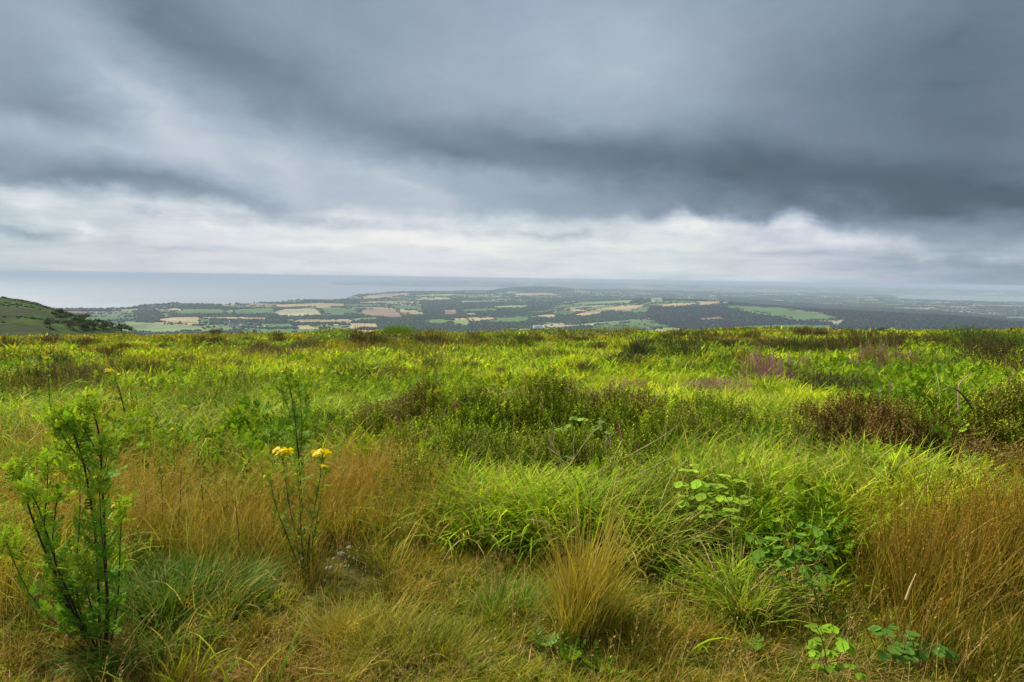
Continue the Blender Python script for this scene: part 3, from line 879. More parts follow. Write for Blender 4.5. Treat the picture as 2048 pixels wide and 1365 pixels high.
# church with a spire
p = land_hit(465, 655)
t = thing('church', p, 'pale church with a pointed spire in the middle of the nearest village', 'church')
g = Geo(); boxg(g, -11, 11, -5, 5, -2, 9); g.build('nave', M_STONE, t)
g = Geo(); gable(g, 11, 5, 9.01, 15); g.build('roof', M_SLATE, t)
g = Geo(); boxg(g, -16, -11.02, -2.6, 2.6, -2, 19); tw = g.build('tower', M_STONE, t)
g = Geo(); g.add([(-16.3, -2.9, 19.01), (-10.7, -2.9, 19.01), (-10.7, 2.9, 19.01), (-16.3, 2.9, 19.01), (-13.5, 0, 33)], T=[(0, 1, 4), (1, 2, 4), (2, 3, 4), (3, 0, 4)], Q=[(0, 3, 2, 1)]); g.build('spire', M_STONE, tw)
# farm buildings with a tall silo
p = land_hit(1070, 661)
t = thing('farm_silo_building', p, 'tall white mill building with silos, just beyond the centre of the moor edge', 'silo')
g = Geo(); boxg(g, -9, 4, -7, 7, -2, 17); g.build('wall', M_METAL, t)
g = Geo(); gable(g, 9, 7, 17.01, 21, 0); g.build('roof', M_METAL, t)
for k in range(3):
    an = np.linspace(0, 6.283, 17)[:-1]; g = Geo(); cx_ = 12 + 8.4 * k
    V = [(cx_ + 4 * math.cos(a), 4 * math.sin(a), z_) for z_ in (-2, 22) for a in an] + [(cx_, 0, 25)]
    g.add(V, Q=[(i, (i + 1) % 16, 16 + (i + 1) % 16, 16 + i) for i in range(16)], T=[(16 + i, 16 + (i + 1) % 16, 32) for i in range(16)]); g.build('silo', M_METAL, t)
sh = thing('farm_shed', (0, 0, 0), 'long low grey shed, @beside the tall mill building', 'shed', 'grey sheds around the mill building')
g = Geo(); boxg(g, -24, 24, -9, 9, -3, 6); g.build('wall', M_METAL, sh)
g = Geo(); gable(g, 24, 9, 6.01, 10); g.build('roof', M_STONE, sh)
place_houses(sh, [(1050, 663), (1086, 662), (1094, 660), (1078, 658)], .7, .9)

# ================================================================ foreground vegetation
M_GRASS = mat_leaf('grass_blades', .30, .7, .06)
M_DRY = mat_leaf('dry_grass', .24, .8, .06, tcol=(1.0, 1.0, .6))
M_HEATH = mat_leaf('heather_foliage', .18, .75, .15)
M_WEED = mat_leaf('weed_leaf', .32, .7, .07)
M_STEM = mat_leaf('plant_stem', 0, .7, .2)
M_PETAL = mat_leaf('petals', .35, .6, .2, tcol=(1, .95, .5))
M_WOODY = mat_leaf('dead_wood', 0, .9, .1, .25, 40)

LU, BR, ST, RD, HE, TU, FA, DG, SH = range(9)   # lush, bright, straw, red-brown, heather, turf, far moor, dark green
PATCH = [  # type, centre of the roots in the photo, radii, weight
    (LU, 560, 850, 420, 50, 1.2), (LU, 350, 800, 380, 55, 1.0), (LU, 900, 790, 220, 35, .8), (LU, 1500, 985, 190, 60, 1.3), (LU, 1270, 1075, 260, 55, 1.4), (LU, 1060, 1040, 200, 50, 1.0),
    (LU, 1520, 870, 240, 45, 1.0), (LU, 1780, 850, 250, 20, .6), (LU, 1440, 1180, 160, 45, .9), (LU, 1960, 990, 120, 30, .6), (LU, 1560, 1060, 110, 60, .9), (LU, 400, 920, 330, 30, .7),
    (BR, 700, 740, 640, 48, 1.25), (BR, 1100, 755, 440, 60, 1.35), (BR, 1400, 790, 260, 45, 1.1), (BR, 420, 765, 300, 40, .9), (BR, 1750, 682, 520, 18, 1.2), (BR, 1400, 690, 400, 14, .9), (BR, 1050, 690, 300, 14, .7), (BR, 1100, 815, 350, 25, 1.0),
    (ST, 110, 1050, 240, 85, 1.0), (ST, 380, 1080, 270, 85, .92), (ST, 690, 1020, 130, 60, .85), (ST, 560, 1150, 240, 45, .85), (LU, 300, 1010, 60, 25, .7), (LU, 480, 1030, 60, 30, .8), (SH, 520, 960, 110, 22, .8), (DG, 600, 1245, 90, 25, .9), (DG, 1250, 1290, 120, 30, .9), (DG, 1050, 1215, 60, 20, .8), (LU, 1380, 1300, 80, 25, .9), (DG, 180, 1120, 60, 30, .6), (DG, 470, 1130, 60, 22, .7), (ST, 90, 930, 200, 30, .9), (ST, 60, 1230, 130, 60, .7), (ST, 1140, 1215, 45, 22, 1.0), (ST, 850, 1080, 130, 40, .8),
    (RD, 1900, 1200, 230, 85, 1.35), (RD, 1840, 1310, 170, 70, 1.1), (RD, 2040, 1120, 150, 50, 1.2), (RD, 1790, 1160, 80, 40, .7), (RD, 2000, 1340, 240, 80, 1.2),
    (HE, 880, 925, 180, 60, 1.4), (HE, 1120, 925, 270, 65, 1.4), (HE, 1340, 900, 200, 45, 1.2), (HE, 1760, 920, 240, 60, 1.8), (HE, 2010, 920, 190, 85, 1.9), (HE, 1050, 860, 330, 28, 1.4),
    (HE, 1950, 735, 190, 18, .9), (HE, 1700, 715, 280, 10, .7), (HE, 60, 770, 120, 26, .7), (HE, 540, 705, 160, 8, 1.0), (HE, 870, 1000, 110, 40, .7), (HE, 1300, 700, 200, 8, .7), (HE, 900, 692, 200, 7, .7), (HE, 1600, 760, 200, 14, .6),
    (TU, 900, 1300, 700, 100, 1.6), (TU, 1250, 1260, 500, 90, 1.4), (TU, 400, 1310, 330, 70, 1.5), (TU, 1500, 1330, 200, 80, 1.5), (TU, 1020, 1180, 300, 45, 1.2), (TU, 690, 1140, 90, 50, 1.2), (TU, 200, 1330, 150, 45, 1.2),
    (DG, 340, 1195, 110, 60, 1.3), (DG, 820, 1285, 110, 50, .9), (SH, 140, 760, 200, 40, 1.1), (SH, 640, 800, 160, 20, .9), (SH, 900, 780, 130, 14, .9), (SH, 1330, 985, 160, 30, .9), (SH, 1600, 1120, 100, 60, 1.5), (SH, 1450, 1060, 90, 50, 1.1), (SH, 330, 760, 200, 16, .8), (SH, 620, 730, 180, 10, .9), (SH, 1150, 985, 140, 25, .9), (SH, 1860, 800, 160, 14, .5), (SH, 1200, 770, 120, 10, .8), (SH, 400, 960, 160, 25, .7), (SH, 1560, 830, 120, 14, .8), (SH, 1660, 1200, 80, 70, .8), (DG, 120, 740, 200, 25, .7), (DG, 1000, 1230, 90, 30, .6), (DG, 620, 800, 200, 20, .7), (DG, 950, 770, 100, 12, .5),
    (FA, 700, 675, 900, 14, 1.0), (FA, 300, 680, 500, 18, .9),
]
LOW = [(200, 1335, 150, 45, .75), (608, 1195, 70, 45, .65), (690, 1160, 80, 60, .75), (1440, 1140, 120, 40, .5), (1590, 1215, 100, 45, .6), (1660, 1355, 70, 35, .7), (1830, 1365, 130, 35, .65), (1160, 1000, 180, 35, .6),
       (2000, 1010, 90, 30, .5), (1140, 1300, 70, 35, .6), (340, 1290, 120, 40, .6), (845, 1360, 120, 30, .6), (380, 1030, 80, 30, .35), (1500, 1290, 100, 30, .5), (770, 1010, 90, 25, .4), (1300, 1150, 150, 30, .4)]
def low_factor(px, py):
    f = np.ones(px.shape)
    for cx_, cy_, rx, ry, a_ in LOW:
        f = f * (1 - a_ * np.exp(-((px - cx_) / rx) ** 2 - ((py - cy_) / ry) ** 2))
    return f
def veg_type(x, y, z):
    px, py = to_px(np.stack([x, y, z], -1))
    D_ = np.hypot(x, y)
    W = np.zeros((9,) + px.shape)
    W[TU] = .8 * (1 - smooth(3.4, 4.4, D_)); W[LU] = .4 * smooth(4, 6, D_) * (1 - smooth(10, 16, D_)); W[BR] = .35 * smooth(8, 12, D_) * (1 - smooth(22, 34, D_))
    W[FA] = .5 * smooth(18, 30, D_); W[SH] = .55 * smooth(4.0, 7, D_) * (1 - .5 * smooth(20, 40, D_)); W[ST] = .0; W[HE] = .28 * smooth(7, 12, D_) * (1 - .75 * smooth(18, 34, D_)); W[RD] = .02 + .12 * smooth(25, 40, D_); W[DG] = .1 + .2 * smooth(9, 14, D_)
    for ty, cx_, cy_, rx, ry, w in PATCH:
        W[ty] = np.maximum(W[ty], w * np.exp(-(((px - cx_) / rx) ** 2 + ((py - cy_) / ry) ** 2) * 1.1))
    for k in range(9):
        f = np.where(D_ > 22, .22, np.where(D_ > 9, .45, .9))
        W[k] = W[k] + 1.1 * (fbm(x * f + 31 * k, y * f * .8 - 17 * k, 200 + k, 3) - .5) * np.interp(D_, [5, 9, 14], [1.0, 1.7, 2.3]) - .085 * np.log(-np.log(RNG.random(px.shape) * .998 + .001))
    return np.argmax(W, 0), px, py

STONES = [(682, 1112, .055), (668, 1120, .03), (699, 1098, .04), (657, 1142, .05), (640, 1100, .02), (722, 1088, .022), (650, 1165, .03), (690, 1135, .02), (676, 1084, .025), (707, 1120, .018)]
def bare(px, py):
    b_ = np.exp(-(((px - 682) / 40) ** 2 + ((py - 1120) / 42) ** 2)) + .85 * np.exp(-(((px - 1080) / 130) ** 2 + ((py - 1330) / 30) ** 2)) + .75 * np.exp(-(((px - 400) / 110) ** 2 + ((py - 1320) / 32) ** 2))
    return b_ + .7 * np.exp(-(((px - 1480) / 90) ** 2 + ((py - 1340) / 30) ** 2)) + .7 * np.exp(-(((px - 1000) / 60) ** 2 + ((py - 1165) / 16) ** 2))

# type: base height, spread, width, lean mean, bend mean, colours (low, high), tip, wind bearing strength
SPEC = {
    LU: dict(L=.38, w=.0105, th=.30, bend=1.45, c=[(.06, .13, .003), (.12, .26, .004), (.20, .37, .005), (.35, .50, .008), (.42, .48, .015), (.09, .19, .004)], tip=(.40, .42, .05)),
    BR: dict(L=.30, w=.0085, th=.28, bend=1.2, c=[(.15, .27, .004), (.30, .46, .005), (.42, .56, .006), (.50, .54, .012), (.20, .37, .004)], tip=(.46, .40, .06)),
    ST: dict(L=.29, w=.0044, th=.26, bend=.6, c=[(.32, .24, .018), (.22, .24, .010), (.54, .40, .08), (.10, .18, .005), (.18, .26, .008), (.40, .28, .03), (.07, .13, .004), (.28, .29, .012)], tip=(.56, .38, .07)),
    RD: dict(L=.37, w=.0044, th=.20, bend=.5, c=[(.16, .115, .007), (.22, .155, .010), (.08, .12, .005), (.36, .26, .05), (.11, .16, .006), (.07, .08, .005), (.14, .18, .006)], tip=(.28, .17, .018)),
    HE: dict(L=.26, w=.0040, th=.4, bend=.8, c=[(.15, .18, .01), (.18, .14, .015), (.11, .14, .01)], tip=(.26, .20, .04)),
    TU: dict(L=.10, w=.0040, th=.55, bend=.8, c=[(.07, .15, .004), (.15, .22, .005), (.28, .22, .012), (.34, .22, .025), (.06, .15, .004), (.12, .24, .005), (.24, .28, .007), (.17, .10, .014)], tip=(.42, .30, .04)),
    FA: dict(L=.20, w=.0060, th=.25, bend=.6, c=[(.24, .28, .010), (.34, .30, .018), (.20, .27, .010), (.36, .26, .022), (.28, .34, .01)], tip=(.38, .26, .035)),
    DG: dict(L=.2, w=.0060, th=.4, bend=.9, c=[(.06, .13, .008), (.10, .19, .010), (.08, .15, .01)], tip=(.18, .26, .03)),
}
#        near, far, tufts, blades each, tuft radius
TUFTS = [(1.9, 3.2, 1500, 32, .05), (3.2, 5.0, 2900, 32, .065), (5.0, 8.0, 4200, 32, .09), (8.0, 14.0, 5600, 28, .13), (14.0, 25.0, 6800, 22, .20), (25.0, 50.0, 8200, 14, .34), (50.0, 105.0, 8500, 9, .6)]
LOOSE = [(1.9, 3.2, 22000), (3.2, 5.0, 34000), (5.0, 8.0, 34000), (8.0, 14.0, 28000), (14.0, 25.0, 24000), (25.0, 50.0, 22000), (50.0, 105.0, 16000)]
def build_grass():
    cols = [[] for _ in range(9)]
    for i, ((d0, d1, nt_, nb, tr), (_, _, nl)) in enumerate(zip(TUFTS, LOOSE)):
        def ring(n):
            r = np.sqrt(RNG.uniform(d0 * d0, d1 * d1, n)); a = np.radians(RNG.uniform(-44, 44, n)); return r * np.sin(a), r * np.cos(a)
        tx, ty_ = ring(nt_)
        tt, px, py = veg_type(tx, ty_, ground(tx, ty_))
        keep = RNG.random(nt_) > np.clip(bare(px, py) * 1.2, 0, .99)
        tx, ty_, tt = tx[keep], ty_[keep], tt[keep]; m_ = len(tx)
        hs = np.exp(RNG.normal(0, .30, m_)) * (.55 + .9 * fbm(tx * 1.1, ty_ * 1.1, 301, 3)); ct = RNG.random(m_); cb = np.exp(RNG.normal(-.03, .30, m_)); rs = tr * np.exp(RNG.normal(0, .35, m_))
        k = np.repeat(np.arange(m_), nb)
        u = RNG.normal(0, 1, (len(k), 2)) * .6
        ra = np.hypot(u[:, 0], u[:, 1])
        x = tx[k] + u[:, 0] * rs[k]; y = ty_[k] + u[:, 1] * rs[k]
        az = np.arctan2(u[:, 0], u[:, 1]) + RNG.normal(0, .45, len(k))
        row = [x, y, tt[k], hs[k], np.clip((fbm(tx * .9, ty_ * .9, 377, 3)[k] - .5) * 1.8 + .2 + .35 * ct[k] + .25 * RNG.random(len(k)), 0, .999), cb[k], az, np.clip(ra, 0, 1.6), np.ones(len(k))]
        lx, ly = ring(nl); lt, px, py = veg_type(lx, ly, ground(lx, ly))
        keep = RNG.random(nl) > np.clip(bare(px, py), 0, .97)
        lx, ly, lt = lx[keep], ly[keep], lt[keep]; n2 = len(lx)
        row2 = [lx, ly, lt, .45 + .7 * RNG.random(n2), RNG.random(n2), np.ones(n2), RNG.uniform(0, 6.28, n2), RNG.random(n2), np.zeros(n2)]
        for c, a_, b_ in zip(cols, row, row2): c += [a_, b_]
    x, y, ty, hs, ct, cb, az, ra, intuft = [np.concatenate(c) for c in cols]
    z = ground(x, y); D_ = np.hypot(x, y); ty = ty.astype(int)
    keep = ~((ty == HE) & (RNG.random(len(x)) < np.where(D_ < 14, .82, .55))) & ~((ty == SH) & (RNG.random(len(x)) < .6))
    keep &= ~(((ty == ST) | (ty == RD)) & (RNG.random(len(x)) < .56))
    ty = np.where(ty == SH, np.where(RNG.random(len(ty)) < .6, DG, LU), ty)
    x, y, z, ty, hs, ct, cb, az, ra, D_ = [q[keep] for q in (x, y, z, ty, hs, ct, cb, az, ra, D_)]
    gs = {'lush_grass': Geo(), 'dry_grass': Geo(), 'short_grass': Geo(), 'far_moor_grass': Geo()}
    for k, sp_ in SPEC.items():
        s = ty == k
        n = int(s.sum())
        if not n: continue
        Ds = D_[s]
        L = sp_['L'] * RNG.uniform(.5, 1.2, n) * hs[s]
        L = np.minimum(L, sp_['L'] * 1.6) * low_factor(*to_px(np.stack([x[s], y[s], z[s]], -1)))
        w = np.maximum(sp_['w'] * RNG.uniform(.6, 1.3, n), Ds * np.interp(Ds, [5, 8, 14, 25, 60, 100], [.0009, .0014, .0018, .0021, .0025, .0028]) * RNG.uniform(.5, 1.3, n))
        a_ = az[s]
        wind = math.radians(75)
        wf = RNG.random(n) < (.35 if k in (ST, FA) else .18)
        a_ = np.where(wf, wind + RNG.normal(0, .5, n), a_)
        th0 = np.abs(RNG.normal(sp_['th'] * .5, .12, n)) + ra[s] * sp_['th'] * .9; bend = np.clip(RNG.normal(sp_['bend'], .4, n), .05, 2.6)
        pal = np.array(sp_['c'])
        q = np.clip(ct[s] * len(pal), 0, len(pal) - 1e-3).astype(int)
        col = pal[q] * (cb[s] * np.exp(RNG.normal(0, .12, n)))[:, None]
        dead = RNG.random(n) < (.09 if k in (LU, BR, DG) else .13)
        col = np.where(dead[:, None], np.array([.50, .38, .09]) * RNG.uniform(.6, 1.2, (n, 1)), col)
        bn = fbm(x[s] * .12, y[s] * .2, 333, 3)
        col = col * (1 + (bn - .5) * .7 * smooth(8, 20, Ds))[:, None]
        tip = col * .6 + np.array(sp_['tip']) * .4 * RNG.uniform(.6, 1.3, (n, 1))
        root = np.stack([x[s], y[s], z[s] - .01], -1)
        for m_, S, nm in ((Ds < 8, 5, None), ((Ds >= 8) & (Ds < 25), 4, None), (Ds >= 25, 2, 'far_moor_grass')):
            if nm is None: nm = {LU: 'lush_grass', BR: 'lush_grass', DG: 'lush_grass', ST: 'dry_grass', RD: 'dry_grass'}.get(k, 'short_grass')
            blades(gs[nm], root[m_], L[m_], w[m_], a_[m_], th0[m_], bend[m_], col[m_], tip[m_], S)
    print('blades', len(x))
    return gs, x, y, z, ty, D_

def panicle_template():
    V, Q = [], []
    for i in range(13):
        t = i / 13; a = i * 2.4; r = .10 * (1 - t) ** .7 + .012
        c = np.array([math.cos(a) * r, math.sin(a) * r, t]); u = np.array([-math.sin(a), math.cos(a), 0]) * .022; v = np.array([math.cos(a) * .05, math.sin(a) * .05, .075])
        V += [c - u * .3, c + u, c + v, c - u]
        Q.append((4 * i, 4 * i + 1, 4 * i + 2, 4 * i + 3))
    V += [(-.01, 0, -.1), (.01, 0, -.1), (.006, 0, 1), (-.006, 0, 1)]; Q.append((52, 53, 54, 55))
    return np.array(V), np.array(Q)
PV, PQ = panicle_template()
def seed_heads(g, x, y, z, ty, D_):
    """tall flowering stalks with loose seed heads over the dry grass"""
    for k, frac, Lm, c in ((ST, .13, .44, (.46, .30, .06)), (RD, .20, .50, (.30, .17, .022)), (TU, .006, .26, (.42, .30, .10)), (LU, .010, .50, (.42, .34, .12)), (FA, .02, .5, (.36, .2, .05))):
        s = (ty == k) & (D_ < 13) & (RNG.random(len(x)) < frac)
        n = int(s.sum())
        if not n: continue
        az = np.where(RNG.random(n) < .6, math.radians(75) + RNG.normal(0, .7, n), RNG.uniform(0, 6.28, n))
        L = Lm * RNG.uniform(.6, 1.15, n); th0 = np.abs(RNG.normal(.08, .1, n)); bend = np.abs(RNG.normal(.35, .25, n))
        root = np.stack([x[s], y[s], z[s]], -1); col = vary(c, n, .2, .06)
        w = np.maximum(.0022, D_[s] * .0004)
        blades(g, root, L, w, az, th0, bend, col * .9, col, 4)
        P = root.copy(); h = np.stack([np.sin(az), np.cos(az)], -1)
        for i in range(4):
            th_ = th0 + bend * ((i + .5) / 4) ** 1.3
            P[:, :2] += h * (np.sin(th_) * L / 4)[:, None]; P[:, 2] += np.cos(th_) * L / 4
        hl = RNG.uniform(.06, .15, n)
        Rm = frames(az, th0 + bend * 1.1, RNG.uniform(0, 6.28, n))
        wd = hl * RNG.uniform(.4, 1.1, n)
        inst(g, PV, P - Rm[:, 2] * hl[:, None] * .5, Rm, np.stack([wd, wd, hl], -1), col, Q=PQ)

# ---------------------------------------------------------------- heather
def sprig_template(nl=16, lw=.10, ll=.20, spread=.12):
    V, Q = [], []
    for i in range(nl):
        t = .12 + .88 * i / nl; a = i * 2.4 + (i % 3) * .2; r = .02
        d = np.array([math.cos(a), math.sin(a), 0]); u = np.array([-math.sin(a), math.cos(a), 0]) * lw / 2
        l = ll * (1.1 - .55 * t)
        c = d * r + np.array([0, 0, t])
        e = c + d * l * .75 + np.array([0, 0, l * .7])
        m_ = (c + e) / 2
        V += [c, m_ + u, e, m_ - u]; Q.append((4 * i, 4 * i + 1, 4 * i + 2, 4 * i + 3))
    return np.array(V), np.array(Q)
SV, SQ = sprig_template()
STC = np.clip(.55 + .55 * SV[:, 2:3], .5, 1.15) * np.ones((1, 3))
def heather_cover(x, y, z, ty, D_):
    g = Geo()
    s = (ty == HE) & (RNG.random(len(x)) < 1)
    xs, ys = x[s], y[s]
    # more positions inside the heather patches
    X, Y = [], []
    for d0, d1, n in ((3.6, 8.5, 120000), (8.5, 20, 70000), (20, 70, 70000)):
        r = np.sqrt(RNG.uniform(d0 * d0, d1 * d1, n)); a = np.radians(RNG.uniform(-43, 43, n))
        X.append(r * np.sin(a)); Y.append(r * np.cos(a))
    X, Y = np.concatenate(X), np.concatenate(Y); Z = ground(X, Y)
    t2, px, py = veg_type(X, Y, Z)
    s = (t2 == HE) & (RNG.random(len(X)) > bare(px, py) * .8)
    X, Y, Z, px, py = X[s], Y[s], Z[s], px[s], py[s]; Dd = np.hypot(X, Y); n = len(X)
    lump = fbm(X * 2.3, Y * 2.3, 411, 3)
    h = (.16 + .24 * smooth(.35, .7, lump)) * np.interp(Dd, [0, 10, 30, 60], [1, .95, 1.2, 1.2])
    sc_ = RNG.uniform(.07, .16, n) * np.interp(Dd, [0, 6, 15, 60], [1, 1.15, 1.7, 2.6])
    up = RNG.random(n) ** .5
    P = np.stack([X, Y, Z + h * up - .02], -1)
    brown = smooth(1500, 1750, px)[:, None] * (py > 770)[:, None] * .5
    tone = fbm(X * 1.4, Y * 1.4, 421, 3)[:, None]
    gcol = np.array([.17, .23, .008]); bcol = np.array([.17, .11, .022]); ycol = np.array([.36, .42, .015])
    mixb = np.clip(brown + smooth(.5, .62, tone) * .7 + smooth(14, 30, Dd)[:, None] * .35, 0, 1)
    col = gcol + (bcol - gcol) * mixb
    col = np.where((RNG.random(n) < .14)[:, None] & (mixb < .6), ycol, col)
    col = col * np.exp(RNG.normal(0, .25, (n, 1)))
    wd = sc_ * RNG.uniform(.6, .95, n)
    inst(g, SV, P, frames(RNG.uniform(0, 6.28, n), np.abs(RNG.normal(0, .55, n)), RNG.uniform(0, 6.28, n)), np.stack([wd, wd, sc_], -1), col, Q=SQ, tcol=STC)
    print('sprigs', n)
    # purple bell flowers on some tips
    fl = Geo()
    pur = np.zeros(n)
    for cx_, cy_, rx, ry, a_ in ((1270, 800, 45, 12, .7), (1460, 792, 110, 12, .5), (1560, 765, 60, 14, .6), (1730, 748, 90, 12, .45), (850, 885, 60, 30, .05), (1220, 870, 120, 40, .015), (1640, 745, 200, 20, .18), (560, 715, 60, 6, .3), (770, 820, 60, 12, .12), (1000, 830, 300, 14, .02), (1850, 790, 200, 30, .03)):
        pur = np.maximum(pur, a_ * np.exp(-((px - cx_) / rx) ** 2 - ((py - cy_) / ry) ** 2))
    s = RNG.random(n) < pur + .002
    m_ = int(s.sum())
    wd = sc_[s] * .5
    inst(fl, SV, P[s] + np.array([0, 0, 1.]) * (sc_[s] * .8)[:, None], frames(RNG.uniform(0, 6.28, m_), np.abs(RNG.normal(0, .3, m_))), np.stack([wd, wd, sc_[s] * .9], -1), vary((.30, .10, .20), m_, .25, .1), Q=SQ)
    o = g.build('heather_cover', M_HEATH); tag(o, kind='stuff')
    o = fl.build('heather_flowers', M_PETAL); tag(o, kind='stuff')

def pinnate_template(pairs=5, lobe=.30, wl=.11):
    """a ragged, deeply cut leaf lying along +Z, face towards Y"""
    V, Q = [], []
    for i in range(pairs):
        t = .22 + .70 * i / pairs
        l = lobe * math.sin(math.pi * (.2 + .75 * (i + .5) / pairs))
        for s in (-1, 1):
            k = len(V)
            V += [(0, 0, t - wl * .35), (s * l * .55, .03, t + wl * .05), (s * l * .6, .05, t + wl * .75), (0, 0, t + wl * .5),
                  (s * l * .98, .02, t + wl * .1), (s * l * .92, .03, t + wl * 1.0)]
            Q += [(k, k + 1, k + 2, k + 3), (k + 1, k + 4, k + 5, k + 2)]
    k = len(V)
    V += [(-.016, 0, 0), (.016, 0, 0), (.010, 0, .9), (-.010, 0, .9), (-.13, .0, .95), (0, .02, 1.12), (.13, 0, .95), (0, 0, .84)]
    Q += [(k, k + 1, k + 2, k + 3), (k + 7, k + 6, k + 5, k + 4)]
    V = np.array(V); V[:, 1] += .22 * V[:, 2] ** 2          # the leaf arches over
    return V, np.array(Q)
LV, LQ = pinnate_template()
def leafy_cover():
    """bracken, bilberry and other low leafy growth between the grasses"""
    g = Geo(); X, Y = [], []
    for d0, d1, n in ((2.8, 8, 70000), (8, 18, 70000), (18, 60, 55000)):
        r = np.sqrt(RNG.uniform(d0 * d0, d1 * d1, n)); a = np.radians(RNG.uniform(-43, 43, n))
        X.append(r * np.sin(a)); Y.append(r * np.cos(a))
    X, Y = np.concatenate(X), np.concatenate(Y); Z = ground(X, Y)
    t2, px, py = veg_type(X, Y, Z)
    s = ((t2 == SH) | ((RNG.random(len(X)) < .02) & (t2 != ST) & (t2 != RD) & (np.hypot(X, Y) > 4.5))) & (RNG.random(len(X)) > bare(px, py) * .9)
    X, Y, Z, px, py = X[s], Y[s], Z[s], px[s], py[s]; Dd = np.hypot(X, Y); n = len(X)
    lump = fbm(X * 1.9, Y * 1.9, 511, 3)
    h = (.10 + .32 * smooth(.35, .7, lump)) * (RNG.random(n) ** .6) * (.3 + .7 * low_factor(px, py)) * np.interp(Dd, [0, 3.5, 5, 60], [.3, .5, 1, 1.1])
    sz = RNG.uniform(.04, .105, n) * np.interp(Dd, [0, 6, 15, 60], [1, 1.05, 1.5, 3.0])
    P = np.stack([X, Y, Z + h], -1)
    pal = np.array([(.07, .15, .006), (.13, .25, .008), (.20, .33, .012), (.32, .42, .02), (.09, .18, .008), (.28, .27, .02)])
    q = np.clip((fbm(X * 1.1, Y * 1.1, 521, 2) * 5 + RNG.normal(0, .9, n)), 0, 5).astype(int)
    col = pal[q] * np.exp(RNG.normal(0, .2, (n, 1)))
    inst(g, LV, P, frames(RNG.uniform(0, 6.28, n), np.clip(RNG.normal(1.1, .4, n), .1, 2), np.full(n, math.pi)), sz, col, Q=LQ, jitter=.08)
    print('leaves', n)
    tag(g.build('leafy_undergrowth', M_WEED), kind='stuff')
leafy_cover()
gs, gx_, gy_, gz_, gt_, gd_ = build_grass()
def tangle(g):
    """long stray stalks arching over everything else"""
    n = 5200
    r = np.sqrt(RNG.uniform(3.3 ** 2, 11 ** 2, n)); a = np.radians(RNG.uniform(-42, 42, n)); x, y = r * np.sin(a), r * np.cos(a); z = ground(x, y)
    ty, px, py = veg_type(x, y, z)
    k = (ty != RD) & (ty != TU) & (RNG.random(n) < low_factor(px, py)) & (fbm(x * .9, y * .9, 811, 3) > .42)
    x, y, z, r, ty = x[k], y[k], z[k], r[k], ty[k]; n = len(x)
    col = np.array([(.52, .44, .13), (.42, .52, .06), (.60, .52, .22), (.30, .42, .03)])[RNG.integers(0, 4, n)] * RNG.uniform(.7, 1.15, (n, 1))
    blades(g, np.stack([x, y, z], -1), RNG.uniform(.32, .68, n), np.maximum(.0035, r * .0007) * RNG.uniform(.8, 1.5, n), RNG.uniform(0, 6.28, n), np.abs(RNG.normal(.35, .25, n)), np.abs(RNG.normal(1.5, .5, n)), col, None, 6)
tangle(gs['lush_grass'])
seed_heads(gs['dry_grass'], gx_, gy_, gz_, gt_, gd_)
for nm, g in gs.items():
    tag(g.build(nm, M_DRY if nm == 'dry_grass' else M_GRASS), kind='stuff')
heather_cover(gx_, gy_, gz_, gt_, gd_)

# dead thatch lying flat between the tufts
def thatch():
    g = Geo(); n = 42000
    r = np.sqrt(RNG.uniform(1.9 ** 2, 6.5 ** 2, n)); a = np.radians(RNG.uniform(-43, 43, n)); x, y = r * np.sin(a), r * np.cos(a); z = ground(x, y)
    k_ = fbm(x * 1.6, y * 1.6, 601, 3) > .5 + .1 * RNG.random(n)
    x, y, z = x[k_], y[k_], z[k_]; n = len(x)
    blades(g, np.stack([x, y, z + RNG.uniform(.002, .05, n)], -1), RNG.uniform(.04, .18, n), RNG.uniform(.0015, .004, n), RNG.uniform(0, 6.28, n), RNG.uniform(1.2, 1.65, n), RNG.normal(0, .35, n),
           vary((.26, .165, .05), n, .35, .08), None, 3)
    tag(g.build('dead_thatch', M_DRY), kind='stuff')
thatch()

# ================================================================ plants one can point at
def daisy_template(petals=9):
    V, Q, T, Cc = [], [], [], []
    for i in range(petals):
        a = i * 2 * math.pi / petals; k = len(V)
        d = np.array([math.cos(a), math.sin(a), 0]); u = np.array([-math.sin(a), math.cos(a), 0])
        V += [d * .28 - u * .1, d * .72 - u * .19 + np.array([0, 0, .06]), d * 1.0 + np.array([0, 0, -.02]), d * .72 + u * .19 + np.array([0, 0, .06]), d * .28 + u * .1]
        Q += [(k, k + 1, k + 3, k + 4)]; T += [(k + 1, k + 2, k + 3)]
        Cc += [(1, 1, 1)] * 5
    k = len(V)
    for i in range(7):
        a = i * 2 * math.pi / 7; V.append(np.array([math.cos(a) * .34, math.sin(a) * .34, .03])); Cc.append((.9, .62, .6))
    V.append(np.array([0, 0, .18])); Cc.append((.9, .6, .6))
    T += [(k + i, k + (i + 1) % 7, k + 7) for i in range(7)]
    return np.array(V), np.array(Q), np.array(T), np.array(Cc)
FV, FQ, FT, FC = daisy_template()

